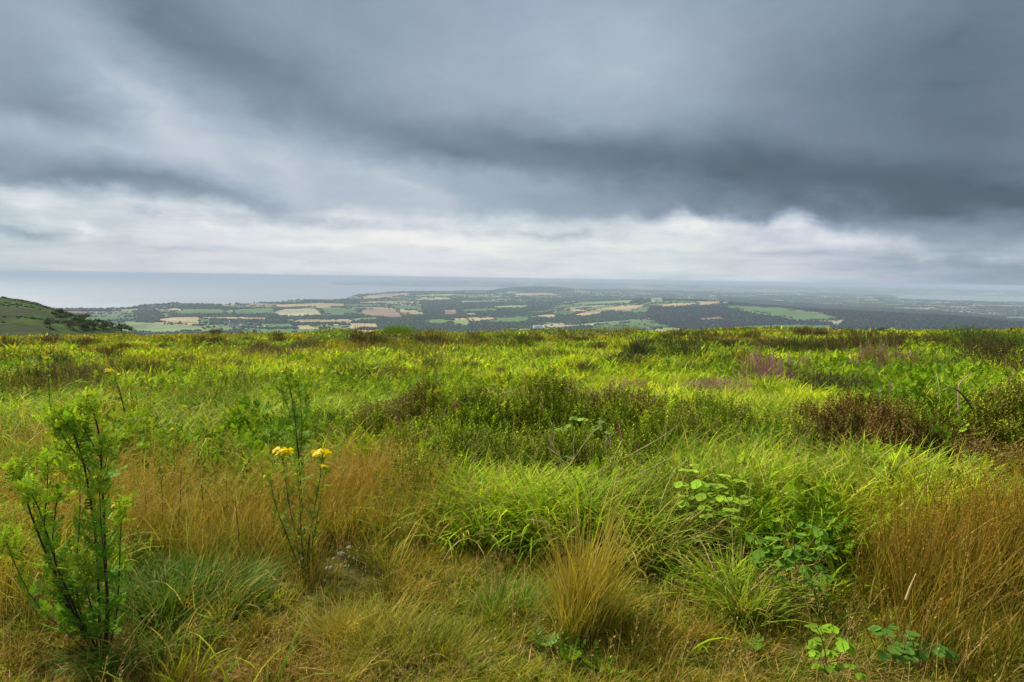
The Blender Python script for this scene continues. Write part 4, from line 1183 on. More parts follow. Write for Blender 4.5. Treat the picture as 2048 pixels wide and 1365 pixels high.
def ragwort(name, label, base, stems, leafcol, stemcol, leaf=.085, dens=1.0, r0=.006, tops=1.0, depth=.10, flowers=None, group=None, cat='wildflower', every=.017, droop=0.0, topcol=(.32, .47, .035)):
    """base: pixel of the foot; stems: polylines in photo pixels, foot first, laid out around the foot at its real distance"""
    p0 = hit(*base)
    t = thing(name, p0, label, cat, group)
    fol = Geo(); alls = []
    for si, st in enumerate(stems):
        pts = st['p'] if isinstance(st, dict) else st
        off = (st.get('d') if isinstance(st, dict) and 'd' in st else RNG.uniform(-depth, depth))
        n = len(pts)
        W = np.array([at_depth(px_, py_, p0[1] + off * (i / max(1, n - 1)) ** .7) for i, (px_, py_) in enumerate(pts)])
        g = Geo(); rr = r0 * (st.get('r', 1) if isinstance(st, dict) else 1)
        path = tube(g, W - p0, rr, rr * .4, stemcol, 6)
        g.build('stem', M_STEM, t)
        path = path + p0
        seg = np.linalg.norm(np.diff(path, axis=0), axis=1); cum = np.concatenate([[0], np.cumsum(seg)]); Ltot = cum[-1]
        lf0 = st.get('bare', .12) if isinstance(st, dict) else .12
        m_ = max(3, int(Ltot * (1 - lf0) / every * dens))
        s = np.linspace(lf0 * Ltot, Ltot, m_) + RNG.normal(0, .004, m_)
        P = np.stack([np.interp(s, cum, path[:, i]) for i in range(3)], -1)
        f = s / Ltot
        sz = leaf * (.95 - .45 * f) * RNG.uniform(.7, 1.25, m_)
        az = np.arange(m_) * 2.4 + RNG.normal(0, .4, m_)
        Rm = frames(az, np.clip(RNG.normal(1.25, .28, m_) - .55 * f + droop, .3, 2.2), RNG.normal(math.pi, .3, m_))
        # arching side: make local Y point downwards-outwards
        cc = vary(leafcol, m_, .2, .06) * (1 + (np.array(topcol) / np.array(leafcol) - 1) * smooth(.72, 1.0, f)[:, None])
        inst(fol, LV, P, Rm, sz, cc, Q=LQ, jitter=.08)
        # axillary sprouts and the leafy bud cluster at the top
        if tops:
            q = int(46 * tops)
            end = path[-1]; up = np.array([0, 0, 1.])
            for k_ in range(q):
                a = RNG.uniform(0, 6.28); rad = RNG.random() ** .6 * .045 * tops ** .5; hh = RNG.uniform(-.075, .03) * tops ** .5
                alls.append(end + np.array([math.cos(a) * rad, math.sin(a) * rad, hh + .01]))
    if alls:
        A = np.array(alls); q = len(A)
        inst(fol, LV, A, frames(RNG.uniform(0, 6.28, q), np.abs(RNG.normal(.7, .4, q)), RNG.uniform(0, 6.28, q)), leaf * RNG.uniform(.22, .48, q), vary(topcol, q, .2, .06), Q=LQ)
        bV, bT = ico(0)
        s = RNG.random(q) < .8
        inst(fol, bV, A[s] + np.array([0, 0, .015]), frames(RNG.uniform(0, 6.28, s.sum()), np.zeros(s.sum())), RNG.uniform(.003, .0055, s.sum()), vary((.40, .42, .03), int(s.sum()), .15, .05), T=bT)
    fol.V = [v - np.asarray(p0, np.float32) for v in fol.V]
    fol.build('foliage', M_WEED, t)
    for (fx, fy, w_, n_, fr) in (flowers or []):
        c = at_depth(fx, fy, p0[1] + RNG.uniform(-.04, .04)) - p0
        g = Geo(); a = RNG.uniform(0, 6.28, n_); rr = np.sqrt(RNG.random(n_)) * w_
        P = c + np.stack([np.cos(a) * rr, np.sin(a) * rr, RNG.normal(0, w_ * .14, n_) - (rr / w_) ** 2 * w_ * .25], -1)
        inst(g, FV, P, frames(a + math.pi / 2 * 0, rr / w_ * .7 + RNG.random(n_) * .35, RNG.uniform(0, 6, n_)), fr * RNG.uniform(.8, 1.2, n_), vary((.92, .72, .010), n_, .1, .04), Q=FQ, T=FT, tcol=FC)
        for p_ in P[:10]:
            tube(g, [c - np.array([0, 0, w_ * 1.2]), (c + p_) / 2 - np.array([0, 0, w_ * .4]), p_ - np.array([0, 0, .002])], .0016, .001, (.16, .25, .03), 4)
        g.build('flower_head', M_PETAL, t)
    return t

DARKST = (.055, .032, .028)
# the big clump at the lower left
ragwort('ragwort_plant', 'tall leafy ragwort clump of many dark stems, pale green tops, at the lower left', (205, 1312),
    [dict(p=[(192, 1315), (150, 1235), (118, 1165), (85, 1090), (62, 1030), (45, 975), (35, 942)], r=1.2), dict(p=[(188, 1310), (140, 1195), (112, 1130), (95, 1070), (75, 1010), (60, 985)]),
     dict(p=[(195, 1312), (128, 1205), (98, 1110), (88, 1050), (95, 975), (95, 925)], r=.9), dict(p=[(200, 1312), (118, 1160), (104, 1080), (112, 1010), (118, 985)], r=.8),
     dict(p=[(205, 1312), (198, 1230), (196, 1150), (192, 1080), (180, 990), (166, 920), (152, 880), (140, 850)], r=1.3), dict(p=[(212, 1312), (216, 1235), (212, 1140), (208, 1040), (204, 950), (200, 880), (192, 840), (182, 812)], r=1.3),
     dict(p=[(170, 925), (150, 905), (130, 880), (118, 850)], r=.6, bare=.02, d=.02), dict(p=[(190, 970), (172, 930), (150, 908), (125, 905)], r=.6, bare=.02, d=.05), dict(p=[(205, 960), (212, 925), (216, 895)], r=.6, bare=.02, d=-.04),
     dict(p=[(155, 905), (150, 870), (142, 845), (112, 835)], r=.5, bare=.02, d=.0), dict(p=[(203, 920), (180, 880), (165, 850), (160, 825)], r=.5, bare=.02, d=.07),
     dict(p=[(200, 1312), (156, 1220), (152, 1130), (160, 1040), (160, 955)], r=.9), dict(p=[(208, 1312), (214, 1200), (208, 1120), (202, 1050), (198, 965)], r=.8),
     dict(p=[(215, 1312), (232, 1240), (238, 1170), (240, 1090), (244, 1020)], r=.8), dict(p=[(180, 1312), (130, 1262), (90, 1228), (60, 1190), (30, 1130), (12, 1080)], r=.7), dict(p=[(196, 1312), (190, 1240), (170, 1170), (160, 1140)], r=.7)],
    (.15, .29, .025), DARKST, leaf=.115, dens=.78, r0=.0050, depth=.16, flowers=[(26, 940, .026, 18, .010), (182, 803, .032, 26, .010), (192, 955, .018, 12, .009), (228, 1012, .012, 5, .007)], tops=1.05)
# the flowering plant in the middle left
ragwort('ragwort_plant', 'slender ragwort with two flat yellow flower heads standing in the dry golden grass', (608, 1152),
    [dict(p=[(608, 1155), (592, 1080), (582, 1030), (574, 985), (568, 940), (565, 915)], r=1), dict(p=[(610, 1155), (620, 1070), (630, 1010), (640, 960), (643, 918)], r=1),
     dict(p=[(606, 1155), (575, 1075), (552, 1015), (542, 970), (532, 950)], r=.8), dict(p=[(609, 1155), (602, 1060), (600, 1010), (596, 950), (592, 935)], r=.8), dict(p=[(612, 1152), (628, 1075), (640, 1000), (650, 945)], r=.7)],
    (.13, .22, .025), (.09, .045, .025), leaf=.08, r0=.0045, depth=.08, every=.017, flowers=[(566, 900, .055, 75, .012), (643, 903, .048, 60, .012), (648, 932, .018, 12, .009), (532, 952, .012, 6, .008), (592, 948, .012, 5, .008)], tops=.45, topcol=(.26, .36, .03))
ragwort('ragwort_plant', 'tall feathery dark green ragwort rising just behind the two yellow flower heads', (606, 1085),
    [dict(p=[(606, 1090), (603, 1000), (598, 920), (592, 860), (585, 800), (574, 752)], r=1.3, bare=.3), dict(p=[(604, 930), (590, 870), (575, 810), (560, 775)], r=.7, bare=0.02), dict(p=[(602, 900), (604, 840), (600, 790), (594, 768)], r=.7, bare=.02), dict(p=[(598, 870), (612, 830), (612, 800)], r=.5, bare=.02)],
    (.16, .29, .025), (.07, .05, .03), leaf=.085, r0=.0045, depth=.06, every=.0115, droop=.25, flowers=[(568, 742, .018, 12, .009), (580, 738, .012, 6, .009)], tops=.5, topcol=(.16, .27, .02))
ragwort('ragwort_plant', 'thin pale green ragwort with a single yellow top standing far left behind the leafy clump', (103, 905),
    [dict(p=[(103, 905), (102, 840), (98, 780), (96, 722)], r=1, bare=.3)], (.18, .30, .025), DARKST, leaf=.09, r0=.006, depth=.02, every=.022, flowers=[(95, 716, .03, 14, .012)], tops=.7)
ragwort('ragwort_plant', 'bare dark stemmed ragwort with a small yellow cluster, just right of the big leafy clump', (262, 880),
    [dict(p=[(262, 880), (250, 830), (242, 790), (228, 752)], r=1.1, bare=.75), dict(p=[(246, 810), (236, 780), (222, 760)], r=.5, bare=.6)], (.15, .24, .025), DARKST, leaf=.06, r0=.007, depth=.02, flowers=[(220, 740, .05, 22, .012), (238, 748, .025, 8, .012)], tops=.6)
for lab, base, p, f in (('small yellow tipped ragwort shoot in the golden grass, farthest from the feathery ragwort', (350, 1000), [(350, 1000), (349, 930), (345, 870)], (345, 858, .018, 8, .009)),
                        ('short ragwort shoot with a yellow tip nearest to the left side of the feathery ragwort', (425, 1000), [(425, 1000), (420, 940), (415, 885)], (415, 878, .018, 8, .009)),
                        ('pale budding ragwort shoot standing between two yellow tipped shoots', (385, 990), [(385, 990), (388, 930), (384, 868)], (383, 862, .012, 5, .009)),
                        ('low green ragwort shoot at the left foot of the slender flowering ragwort', (505, 1180), [(505, 1180), (504, 1162), (503, 1146)], (503, 1142, .008, 3, .007))):
    ragwort('ragwort_shoot', lab, base, [dict(p=p, bare=.3)], (.16, .27, .025), (.12, .10, .03), leaf=.05, r0=.0035, depth=.01, every=.02, flowers=[f], tops=.35, group='small ragwort shoots in the golden grass')

for k_, (a, b_, tx_, ty2) in enumerate([(325, 1070, 318, 925), (352, 1075, 362, 935), (405, 1060, 400, 945), (290, 1060, 286, 950), (448, 1050, 452, 940), (478, 1140, 470, 1000)]):
    lab = 'thin dark leafless weed stem, ' + ['third', 'fourth', 'fifth', 'second', 'sixth', 'seventh'][k_] + ' from the left in the golden grass'
    if k_ == 3: lab = 'thin dark leafless weed stem, leftmost of those in the golden grass'
    elif k_ < 3: lab = lab.replace(['third', 'fourth', 'fifth'][k_], ['second', 'third', 'fourth'][k_])
    else: lab = lab.replace(['sixth', 'seventh'][k_ - 4], ['fifth', 'sixth'][k_ - 4])
    q_ = hit(a, b_); g = Geo()
    W = np.array([at_depth(x_, y_, q_[1] - .1) for x_, y_ in [(a, b_), ((a + tx_) / 2 + 4, (b_ + ty2) / 2), (tx_, ty2)]]) - q_
    tube(g, W, .0035, .0015, (.10, .06, .035), 5)
    for j in range(5):
        c_ = W[1] + (W[2] - W[1]) * (j / 4.5); tube(g, [c_, c_ + np.array([RNG.normal(0, .02), 0, .035])], .0012, .0008, (.14, .09, .04), 4)
    o = g.build('weed_stem', M_STEM); o.location = q_; tag(o, lab, 'weed stem', 'dark weed stems in the golden grass')
# ---------------------------------------------------------------- brambles
def ovate_template():
    V, Q = [], []
    prof = [0, .26, .40, .43, .36, .22, .0]
    for i, w_ in enumerate(prof):
        t = i / 6; ser = 1 + (.10 if i % 2 else -.06)
        V += [(-w_ * ser, .10 * w_ + .10 * t * t, t), (0, .0 + .10 * t * t - .02, t + (.02 if i < 6 else .04)), (w_ * ser, .10 * w_ + .10 * t * t, t)]
    for i in range(6):
        k = 3 * i
        Q += [(k, k + 1, k + 4, k + 3), (k + 1, k + 2, k + 5, k + 4)]
    return np.array(V), np.array(Q)
OV, OQ = ovate_template()
def trifoliate(g, p, size, az, tilt, col, n=3):
    for k in range(n):
        da = (k - (n - 1) / 2) * 1.15
        Rm = frames(np.array([az + da]), np.array([tilt + abs(da) * .12]), np.array([math.pi]))
        sz = size * (1.0 if k == (n - 1) // 2 else .82)
        st_ = Rm[0, 2] * size * (.22 if k == (n - 1) // 2 else .06)
        inst(g, OV, (np.asarray(p) + st_)[None], Rm, np.array([[sz, sz, sz]]), vary(col, 1, .16, .05), Q=OQ)
def bramble(label, base, canes, leaves, col, size=.06, canecol=(.20, .12, .05), depth=.15, r0=.0028, n=3, name='bramble_plant', cat='bramble', extra=0, ybias=0.0):
    p0 = hit(*base); y0 = p0[1] - .18 + ybias
    t = thing(name, p0, label, cat)
    tips = []
    for cn in canes:
        o_ = RNG.uniform(-depth, depth)
        W = np.array([at_depth(a, b_, y0 + o_ * i / (len(cn) - 1)) for i, (a, b_) in enumerate(cn)])
        g = Geo(); pth = tube(g, W - p0, r0, r0 * .5, canecol, 5); g.build('cane', M_STEM, t); tips.append(pth)
    g = Geo()
    for L_ in leaves:
        a, b_ = L_[0], L_[1]; sc_ = L_[2] if len(L_) > 2 else 1
        p = at_depth(a, b_, y0 + RNG.uniform(-depth, depth)) - p0
        trifoliate(g, p, size * sc_ * RNG.uniform(.85, 1.15), math.pi + RNG.normal(0, .8), RNG.uniform(1.55, 2.35), np.array(col) * RNG.uniform(.75, 1.25), n)
        # leaf stalk back to the nearest cane
        if tips:
            allp = np.concatenate(tips); q = allp[np.argmin(np.linalg.norm(allp - p, axis=1))]
            if np.linalg.norm(q - p) < .3: tube(g, [p, (p + q) / 2 + np.array([0, 0, .008]), q], .0011, .0011, (.16, .20, .04), 4)
    for k in range(extra):
        pth = tips[k % len(tips)]; q = pth[RNG.integers(2, len(pth))] + RNG.normal(0, .03, 3)
        trifoliate(g, q, size * RNG.uniform(.5, .85), math.pi + RNG.normal(0, 1.2), RNG.uniform(1.3, 2.3), np.array(col) * RNG.uniform(.6, 1.1), n)
    g.build('foliage', M_WEED, t)
    return t
bramble('bramble with pale rounded leaves arching over the long green grass at centre right', (1440, 1100),
    [[(1440, 1105), (1400, 1040), (1365, 985), (1372, 935)], [(1440, 1105), (1425, 1020), (1405, 960)], [(1445, 1105), (1460, 1045), (1462, 1010), (1440, 975)], [(1442, 1105), (1480, 1060), (1500, 1000)], [(1440, 1105), (1450, 1060), (1430, 1030)]],
    [(1378, 940, 1.15), (1398, 958, 1.2), (1362, 962, 1.1), (1408, 985, 1.1), (1380, 990, 1.1), (1432, 968, 1.2), (1440, 990, .9), (1368, 1000, .8), (1465, 995, 1.0), (1448, 1022, 1.25), (1462, 1038, 1.1), (1430, 1030, .9), (1495, 990, .8), (1480, 960, .7), (1408, 1010, .8), (1500, 965, .7), (1450, 950, .8)],
    (.27, .42, .03), size=.072, extra=10)
bramble('darker bramble of small rounded leaves below the pale bramble, beside the red-brown grass', (1590, 1180),
    [[(1590, 1185), (1560, 1120), (1530, 1085), (1500, 1060)], [(1590, 1185), (1600, 1120), (1640, 1060), (1660, 1040)], [(1590, 1185), (1620, 1140), (1650, 1100)], [(1588, 1185), (1540, 1140), (1520, 1110)], [(1592, 1185), (1590, 1090), (1575, 1040)]],
    [(1525, 1100, 1.1), (1515, 1112, .9), (1585, 1098, 1.1), (1600, 1090, 1.0), (1640, 1055, 1.0), (1625, 1052, .8), (1655, 1090, .9), (1630, 1100, .9), (1610, 1130, .9), (1595, 1070, .8), (1500, 1070, .7), (1545, 1075, .8), (1570, 1120, .9), (1640, 1130, .8), (1622, 1160, .8), (1650, 1150, .9), (1560, 1150, .6)],
    (.12, .25, .02), size=.070, extra=16)
bramble('bright green bramble sprig low in the red-brown grass near the bottom edge', (1655, 1345),
    [[(1655, 1350), (1650, 1300), (1640, 1268), (1632, 1255)], [(1655, 1350), (1680, 1310), (1690, 1285)], [(1655, 1350), (1640, 1310), (1620, 1300)]],
    [(1640, 1256, 1.0), (1665, 1250, .9), (1632, 1278, 1.0), (1690, 1278, 1.15), (1660, 1300, .9), (1625, 1300, .8), (1700, 1330, .8), (1720, 1345, .8), (1640, 1330, .8), (1675, 1325, .8)], (.20, .33, .02), size=.050, extra=7)
bramble('dull green bramble half hidden in the red-brown grass at the lower right', (1840, 1335),
    [[(1840, 1340), (1800, 1300), (1770, 1270)], [(1840, 1340), (1850, 1300), (1880, 1285)], [(1840, 1340), (1820, 1290), (1810, 1262)]],
    [(1765, 1256, .9), (1790, 1290, 1.1), (1805, 1310, 1.0), (1850, 1282, 1.1), (1880, 1296, 1.0), (1840, 1300, .9), (1815, 1268, .8), (1900, 1300, .7), (1760, 1300, .8)], (.08, .17, .02), size=.062, extra=6)
bramble('pale green rounded leaf sprig standing over the brown heather at the right edge', (2000, 975),
    [[(2000, 980), (1995, 940), (2003, 905)], [(2000, 980), (1985, 945), (1970, 920)]],
    [(2003, 905, 1.3), (2018, 912, 1.0), (1968, 915, .9), (1955, 912, .8), (1990, 965, .8), (1940, 960, .8)], (.26, .42, .05), size=.075, extra=4)
bramble('small fresh green bramble sprig on top of the heather, just left of the pale twigs', (1165, 960),
    [[(1165, 965), (1160, 900), (1150, 862), (1125, 850)], [(1165, 965), (1175, 890), (1190, 850), (1215, 850)], [(1165, 965), (1155, 940), (1145, 915)]],
    [(1122, 856, 1.1), (1140, 848, .9), (1165, 836, 1.0), (1150, 832, .8), (1195, 850, 1.0), (1215, 860, .9), (1138, 905, 1.0), (1150, 945, 1.2), (1165, 952, 1.1), (1130, 955, .8), (1240, 905, .9)], (.22, .34, .05), size=.072, depth=.2, extra=3, n=5)
bramble('leafy yellow-green shrub shoot growing out of the brown heather near the right edge', (1800, 900),
    [[(1800, 905), (1795, 870), (1785, 850)], [(1800, 905), (1810, 860), (1812, 842)], [(1800, 905), (1785, 870), (1765, 860)]],
    [(1785, 848, .9), (1798, 838, .9), (1812, 842, .9), (1770, 860, .8), (1800, 860, .9), (1790, 870, .9), (1815, 858, .8), (1760, 868, .7), (1780, 835, .7)], (.24, .32, .02), size=.05, extra=14, n=5, name='leafy_shoot', cat='shrub')
bramble('small pale leaf sprig low on the left end of the heather, above the golden grass', (885, 960),
    [[(885, 965), (875, 935), (868, 920)], [(885, 965), (905, 925), (912, 918)]],
    [(870, 918, 1.0), (885, 915, .8), (908, 912, .8), (915, 922, 1.0), (900, 905, .7)], (.20, .32, .05), size=.06, extra=2, n=5)

# small rosettes of ferny leaves near the bottom edge
def rosette(label, base, n, leaf, col, tilt=1.15):
    p0 = hit(*base); t = thing('leaf_rosette', p0, label, 'plant', 'ferny leaf rosettes in the bare turf')
    g = Geo(); a = np.linspace(0, 6.28, n + 1)[:-1] + RNG.normal(0, .2, n)
    inst(g, LV, np.zeros((n, 3)) + np.array([0, 0, .01]), frames(a, RNG.normal(tilt, .15, n), np.full(n, math.pi)), leaf * RNG.uniform(.75, 1.2, n), vary(col, n, .15, .05), Q=LQ)
    g.build('leaf', M_WEED, t)
rosette('bright green ferny rosette nearest the bottom centre of the picture', (1140, 1330), 10, .095, (.17, .30, .025), 1.0)
rosette('bluish green ferny rosette just above the brightest one', (1088, 1300), 8, .09, (.15, .27, .05))
rosette('ferny rosette on the right of the brightest one at the bottom', (1195, 1345), 9, .10, (.16, .28, .02))
rosette('small ferny rosette on the left, beside the burnt tuft', (950, 1345), 7, .07, (.18, .32, .03))
rosette('low ferny rosette in the right hand turf at the foot of the dark tussock', (1500, 1310), 8, .07, (.13, .24, .02))

# ---------------------------------------------------------------- tussocks that stand apart
def tussock(label, base, n, L, rad, cols, tip, th=.5, bend=.5, w=.003, cat='grass tussock', group=None, mat=None):
    p0 = hit(*base); g = Geo()
    m_ = 11; cu = RNG.normal(0, .75, (m_, 2)); k = RNG.choice(m_, n, p=(lambda q: q / q.sum())(RNG.random(m_) + .3)); hk = np.exp(RNG.normal(-.1, .28, m_))[k]
    u = cu[k] + RNG.normal(0, .30, (n, 2)); ra = np.hypot(u[:, 0], u[:, 1]); loc = u - cu[k] * .55
    root = np.stack([u[:, 0] * rad, u[:, 1] * rad, np.full(n, -.01)], -1)
    az = np.arctan2(loc[:, 0], loc[:, 1]) + RNG.normal(0, .7, n)
    az = np.where(RNG.random(n) < .25, math.radians(75) + RNG.normal(0, .6, n), az)
    ci = np.clip((RNG.random(m_)[k] * .6 + .4 * RNG.random(n)) * len(cols), 0, len(cols) - 1e-3).astype(int)
    pal = np.array(cols)[ci] * np.exp(RNG.normal(0, .25, (n, 1)))
    pal = np.where(RNG.random((n, 1)) < .14, np.array([.46, .34, .13]), pal)
    blades(g, root, L * RNG.uniform(.35, 1.15, n) * hk, w * 1.25 * RNG.uniform(.6, 1.4, n), az, np.abs(RNG.normal(.08, .12, n)) + np.minimum(ra, 1.3) * th * .8, np.abs(RNG.normal(bend, .4, n)), pal, pal * .5 + np.array(tip) * .5, 5)
    o = g.build('grass_tussock', mat or M_GRASS); o.location = p0
    return tag(o, label, cat, group)
GOLD = [(.36, .30, .02), (.42, .32, .03), (.24, .28, .012), (.48, .38, .06), (.18, .25, .01)]
GREEN = [(.10, .19, .008), (.15, .25, .01), (.08, .15, .008)]
tussock('upright golden tussock of fine stalks standing alone in front of the long green grass', (1140, 1250), 900, .46, .085, GOLD, (.5, .33, .05), .22, .35, .003, mat=M_DRY)
tussock('pale gold spreading tussock left of the round green tussock', (712, 1295), 1100, .22, .12, GOLD, (.5, .36, .06), .5, .5, .0028, mat=M_DRY)
tussock('rounded fine bladed green tussock at the bottom left of centre', (845, 1325), 2600, .22, .18, [(.16, .20, .012), (.22, .24, .015), (.12, .18, .01)], (.30, .28, .04), .6, .6, .0026)
tussock('dark lush green tussock beside the foot of the big leafy ragwort', (340, 1245), 2600, .27, .22, [(.055, .12, .008), (.09, .18, .012), (.05, .10, .008)], (.14, .22, .03), .55, .8, .0036)
tussock('small dark green tussock hanging over the turf left of the golden one', (1000, 1240), 900, .20, .12, GREEN, (.2, .26, .03), .7, .8, .003)
tussock('broad bladed green tussock with drooping leaves at the right of the turf', (1500, 1240), 1300, .34, .16, [(.16, .25, .01), (.22, .30, .015), (.12, .20, .01), (.30, .25, .05)], (.34, .36, .05), .7, 1.0, .0055)
tussock('long bladed green tussock with a dark heart below the pale bramble', (1290, 1120), 1300, .40, .24, [(.14, .24, .01), (.20, .32, .012), (.10, .18, .01), (.36, .32, .08)], (.40, .42, .07), .55, 1.2, .0075)
tussock('arching green tussock between the pale twigs and the pale bramble', (1350, 1010), 900, .36, .22, [(.18, .30, .01), (.26, .36, .015), (.13, .22, .01)], (.42, .44, .07), .5, 1.3, .008)
tussock('tall bent straw tussock with reddish heads to the right of the feathery ragwort', (760, 985), 1200, .52, .20, [(.34, .21, .03), (.26, .20, .02), (.42, .28, .06)], (.46, .24, .06), .45, .7, .004, mat=M_DRY)
tussock('withered rusty brown little tussock in the bare turf at the bottom', (1030, 1308), 420, .055, .05, [(.36, .20, .08), (.30, .15, .06), (.44, .28, .12)], (.5, .3, .14), .9, .5, .002, mat=M_DRY)

# ---------------------------------------------------------------- fallen and standing dead twigs
def twig(label, pts, base=None, r=.0035, col=(.48, .38, .20), forks=(), dpth=0.0, y=None, name='dead_twig', cat='twig', grp='dead twigs in the heather'):
    y0 = y if y is not None else hit(*(base or pts[0]))[1] - .28
    W = np.array([at_depth(a, b_, y0 + dpth * i / (len(pts) - 1)) for i, (a, b_) in enumerate(pts)])
    g = Geo(); tube(g, W - W[0], r, r * .35, col, 5, knobs=.08)
    for f in forks:
        Wf = np.array([at_depth(a, b_, y0 + .03 * i) for i, (a, b_) in enumerate(f)]); tube(g, Wf - W[0], r * .6, r * .25, col, 5, knobs=.08)
    o = g.build(name, M_WOODY); o.location = W[0]
    return tag(o, label, cat, grp)
twig('long pale twig slanting up to the right above the heather', [(1150, 965), (1215, 935), (1270, 905), (1315, 880), (1354, 853)], (1150, 1000), .0045, forks=[[(1215, 935), (1235, 900), (1245, 880)]])
twig('pale straight twig crossing below the longest slanting one', [(1265, 955), (1305, 935), (1348, 912)], (1265, 1000), .004, forks=[[(1305, 935), (1325, 940)]])
twig('forked upright twig in the left part of the twig tangle', [(1130, 930), (1105, 890), (1090, 860), (1076, 842)], (1130, 1000), .0035, forks=[[(1105, 890), (1110, 862), (1102, 845)], [(1118, 912), (1095, 895)]])
twig('thin twig leaning right towards the small green bramble sprig', [(1138, 932), (1160, 900), (1182, 868), (1205, 850)], (1138, 1000), .0035, forks=[[(1148, 918), (1146, 885), (1150, 868)]])
twig('short upright pale twig in the middle of the twig tangle', [(1213, 905), (1212, 880), (1214, 858)], (1213, 1000), .003)
twig('pale bent grass stalk lying across the dark hollow at centre', [(1052, 1040), (1085, 1042), (1098, 1055), (1103, 1078)], (1052, 1120), .003, forks=[[(1060, 1032), (1095, 1040)]])
twig('crooked brown stem standing up above the grass right of the pale bramble', [(1590, 940), (1598, 905), (1602, 880), (1590, 855), (1584, 832)], (1590, 985), .005, (.34, .22, .12), forks=[[(1597, 905), (1580, 930), (1570, 945)], [(1600, 925), (1612, 905)]])
twig('short reddish twig standing over the pale bramble leaves', [(1482, 968), (1485, 940), (1486, 922)], (1482, 1010), .0035, (.42, .27, .15))
twig('bleached branch curving to the right above the brown heather', [(1918, 835), (1917, 790), (1918, 768), (1935, 752), (1956, 744)], (1918, 850), .008, (.46, .36, .2), forks=[[(1918, 835), (1920, 800), (1890, 778)]])
twig('dark arched dead branch in front of the bleached one', [(1945, 818), (1930, 795), (1912, 778), (1890, 773)], (1945, 850), .011, (.11, .08, .06), forks=[[(1930, 795), (1945, 806)]])
twig('pale straight branch leaning in from the right edge', [(1998, 810), (2022, 788), (2046, 764), (2070, 742)], (1998, 850), .009, (.50, .40, .22), forks=[[(2022, 788), (2018, 775)]])
twig('curled grey twig half way along the brown heather', [(1790, 785), (1803, 775), (1818, 772)], (1790, 830), .006, (.48, .42, .32), forks=[[(1800, 778), (1795, 770)], [(1810, 776), (1822, 785)]])
twig('loose pale twig looping out of the pale heather patch', [(1705, 735), (1690, 722), (1680, 718), (1672, 719)], (1705, 755), .010, (.50, .42, .26), forks=[[(1690, 722), (1702, 730), (1708, 742)]])
twig('bent brown stalk lying over the broad bladed tussock', [(1518, 1172), (1572, 1176), (1600, 1200), (1625, 1235)], (1518, 1240), .0024, (.40, .28, .12))
twig('thin fallen twig at the edge of the bottom turf below the broad bladed tussock', [(1545, 1290), (1590, 1305), (1620, 1335)], (1545, 1305), .0022, (.40, .30, .18), forks=[[(1555, 1293), (1540, 1310), (1552, 1345)]])
twig('long pale grass stalk leaning left in front of the golden tussock', [(1042, 1185), (1060, 1150), (1048, 1130)], (1042, 1210), .0018, (.5, .38, .14))
twig('pale seeding stalk leaning right inside the red-brown grass', [(1812, 1200), (1822, 1170), (1832, 1148)], (1812, 1300), .005, (.55, .40, .18), y=None)
twig('yellow stalk bending right at the lower right of the turf', [(1400, 1105), (1420, 1125), (1448, 1150)], (1400, 1200), .0022, (.45, .36, .16))
twig('white dead stalk poking up in the bright grass, just below the moor edge', [(1103, 712), (1104, 700), (1107, 690)], (1103, 722), .02, (.5, .46, .25), forks=[[(1104, 704), (1099, 697)]])
twig('pale forked stalk leaning left in the bright grass at centre', [(1052, 775), (1044, 752), (1037, 735)], (1052, 790), .006, (.5, .44, .2), forks=[[(1046, 758), (1056, 750)]])

# ---------------------------------------------------------------- pale stones
sV, sT = ico(2)
for i, (a, b_, r) in enumerate(STONES):
    p = hit(a, b_)
    g = Geo(); s_ = np.array([1, .8, .55]) * r * .5 * RNG.uniform(.8, 1.2, 3)
    nz = 1 + .35 * (fbm(sV[:, 0] * 1.7 + i * 9, sV[:, 1] * 1.7 + sV[:, 2] * 2.1, 700 + i, 3) - .5)
    g.add(sV * nz[:, None] * s_, T=sT, col=np.array((.46, .42, .34)) * RNG.uniform(.75, 1.1))
    o = g.build('pale_stone', M_WOODY, smooth_=True); o.location = p + np.array([0, 0, r * .12]); o.rotation_euler = (RNG.normal(0, .2), RNG.normal(0, .2), RNG.uniform(0, 6))
    labs = ['white stone at the centre of the bare patch below the flowering ragwort, the largest', 'small grey-white stone just left below the largest stone', 'flat white stone right above the largest stone', 'white stone at the lower left end of the bare patch',
            'tiny pale stone nearest to the ragwort foot in the bare patch', 'tiny pale stone at the right end of the bare patch', 'lowest small stone below the bare patch', 'chip of white stone below the largest stone', 'topmost small stone in the bare patch', 'small white chip on the right of the largest stone']
    tag(o, labs[i], 'stone', 'pale stones in the bare patch')

# ---------------------------------------------------------------- bushes standing in the moor
def bush_mesh(kind, w_, h_, n, sc, col, seed):
    g = Geo(); lob = RNG.normal(0, .30, (7, 3)); lob[:, 2] = np.abs(lob[:, 2]) * .6
    k = RNG.integers(0, 7, n); v = RNG.normal(0, 1, (n, 3)); v /= np.linalg.norm(v, axis=1, keepdims=True); v[:, 2] = np.abs(v[:, 2])
    p = (lob[k] + v * .55 * RNG.random((n, 1)) ** .35) * np.array([w_ / 1.5, w_ / 1.5, h_ * .8])
    p[:, 2] = np.maximum(p[:, 2], 0)
    az = np.arctan2(p[:, 0], p[:, 1]) + RNG.normal(0, .5, n); tilt = np.clip(np.hypot(p[:, 0], p[:, 1]) / w_ * 1.4 + RNG.normal(0, .25, n), 0, 1.5)
    s = sc * RNG.uniform(.6, 1.3, n); wd = s * .6
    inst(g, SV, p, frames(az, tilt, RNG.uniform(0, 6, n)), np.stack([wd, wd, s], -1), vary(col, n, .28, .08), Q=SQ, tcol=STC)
    return g
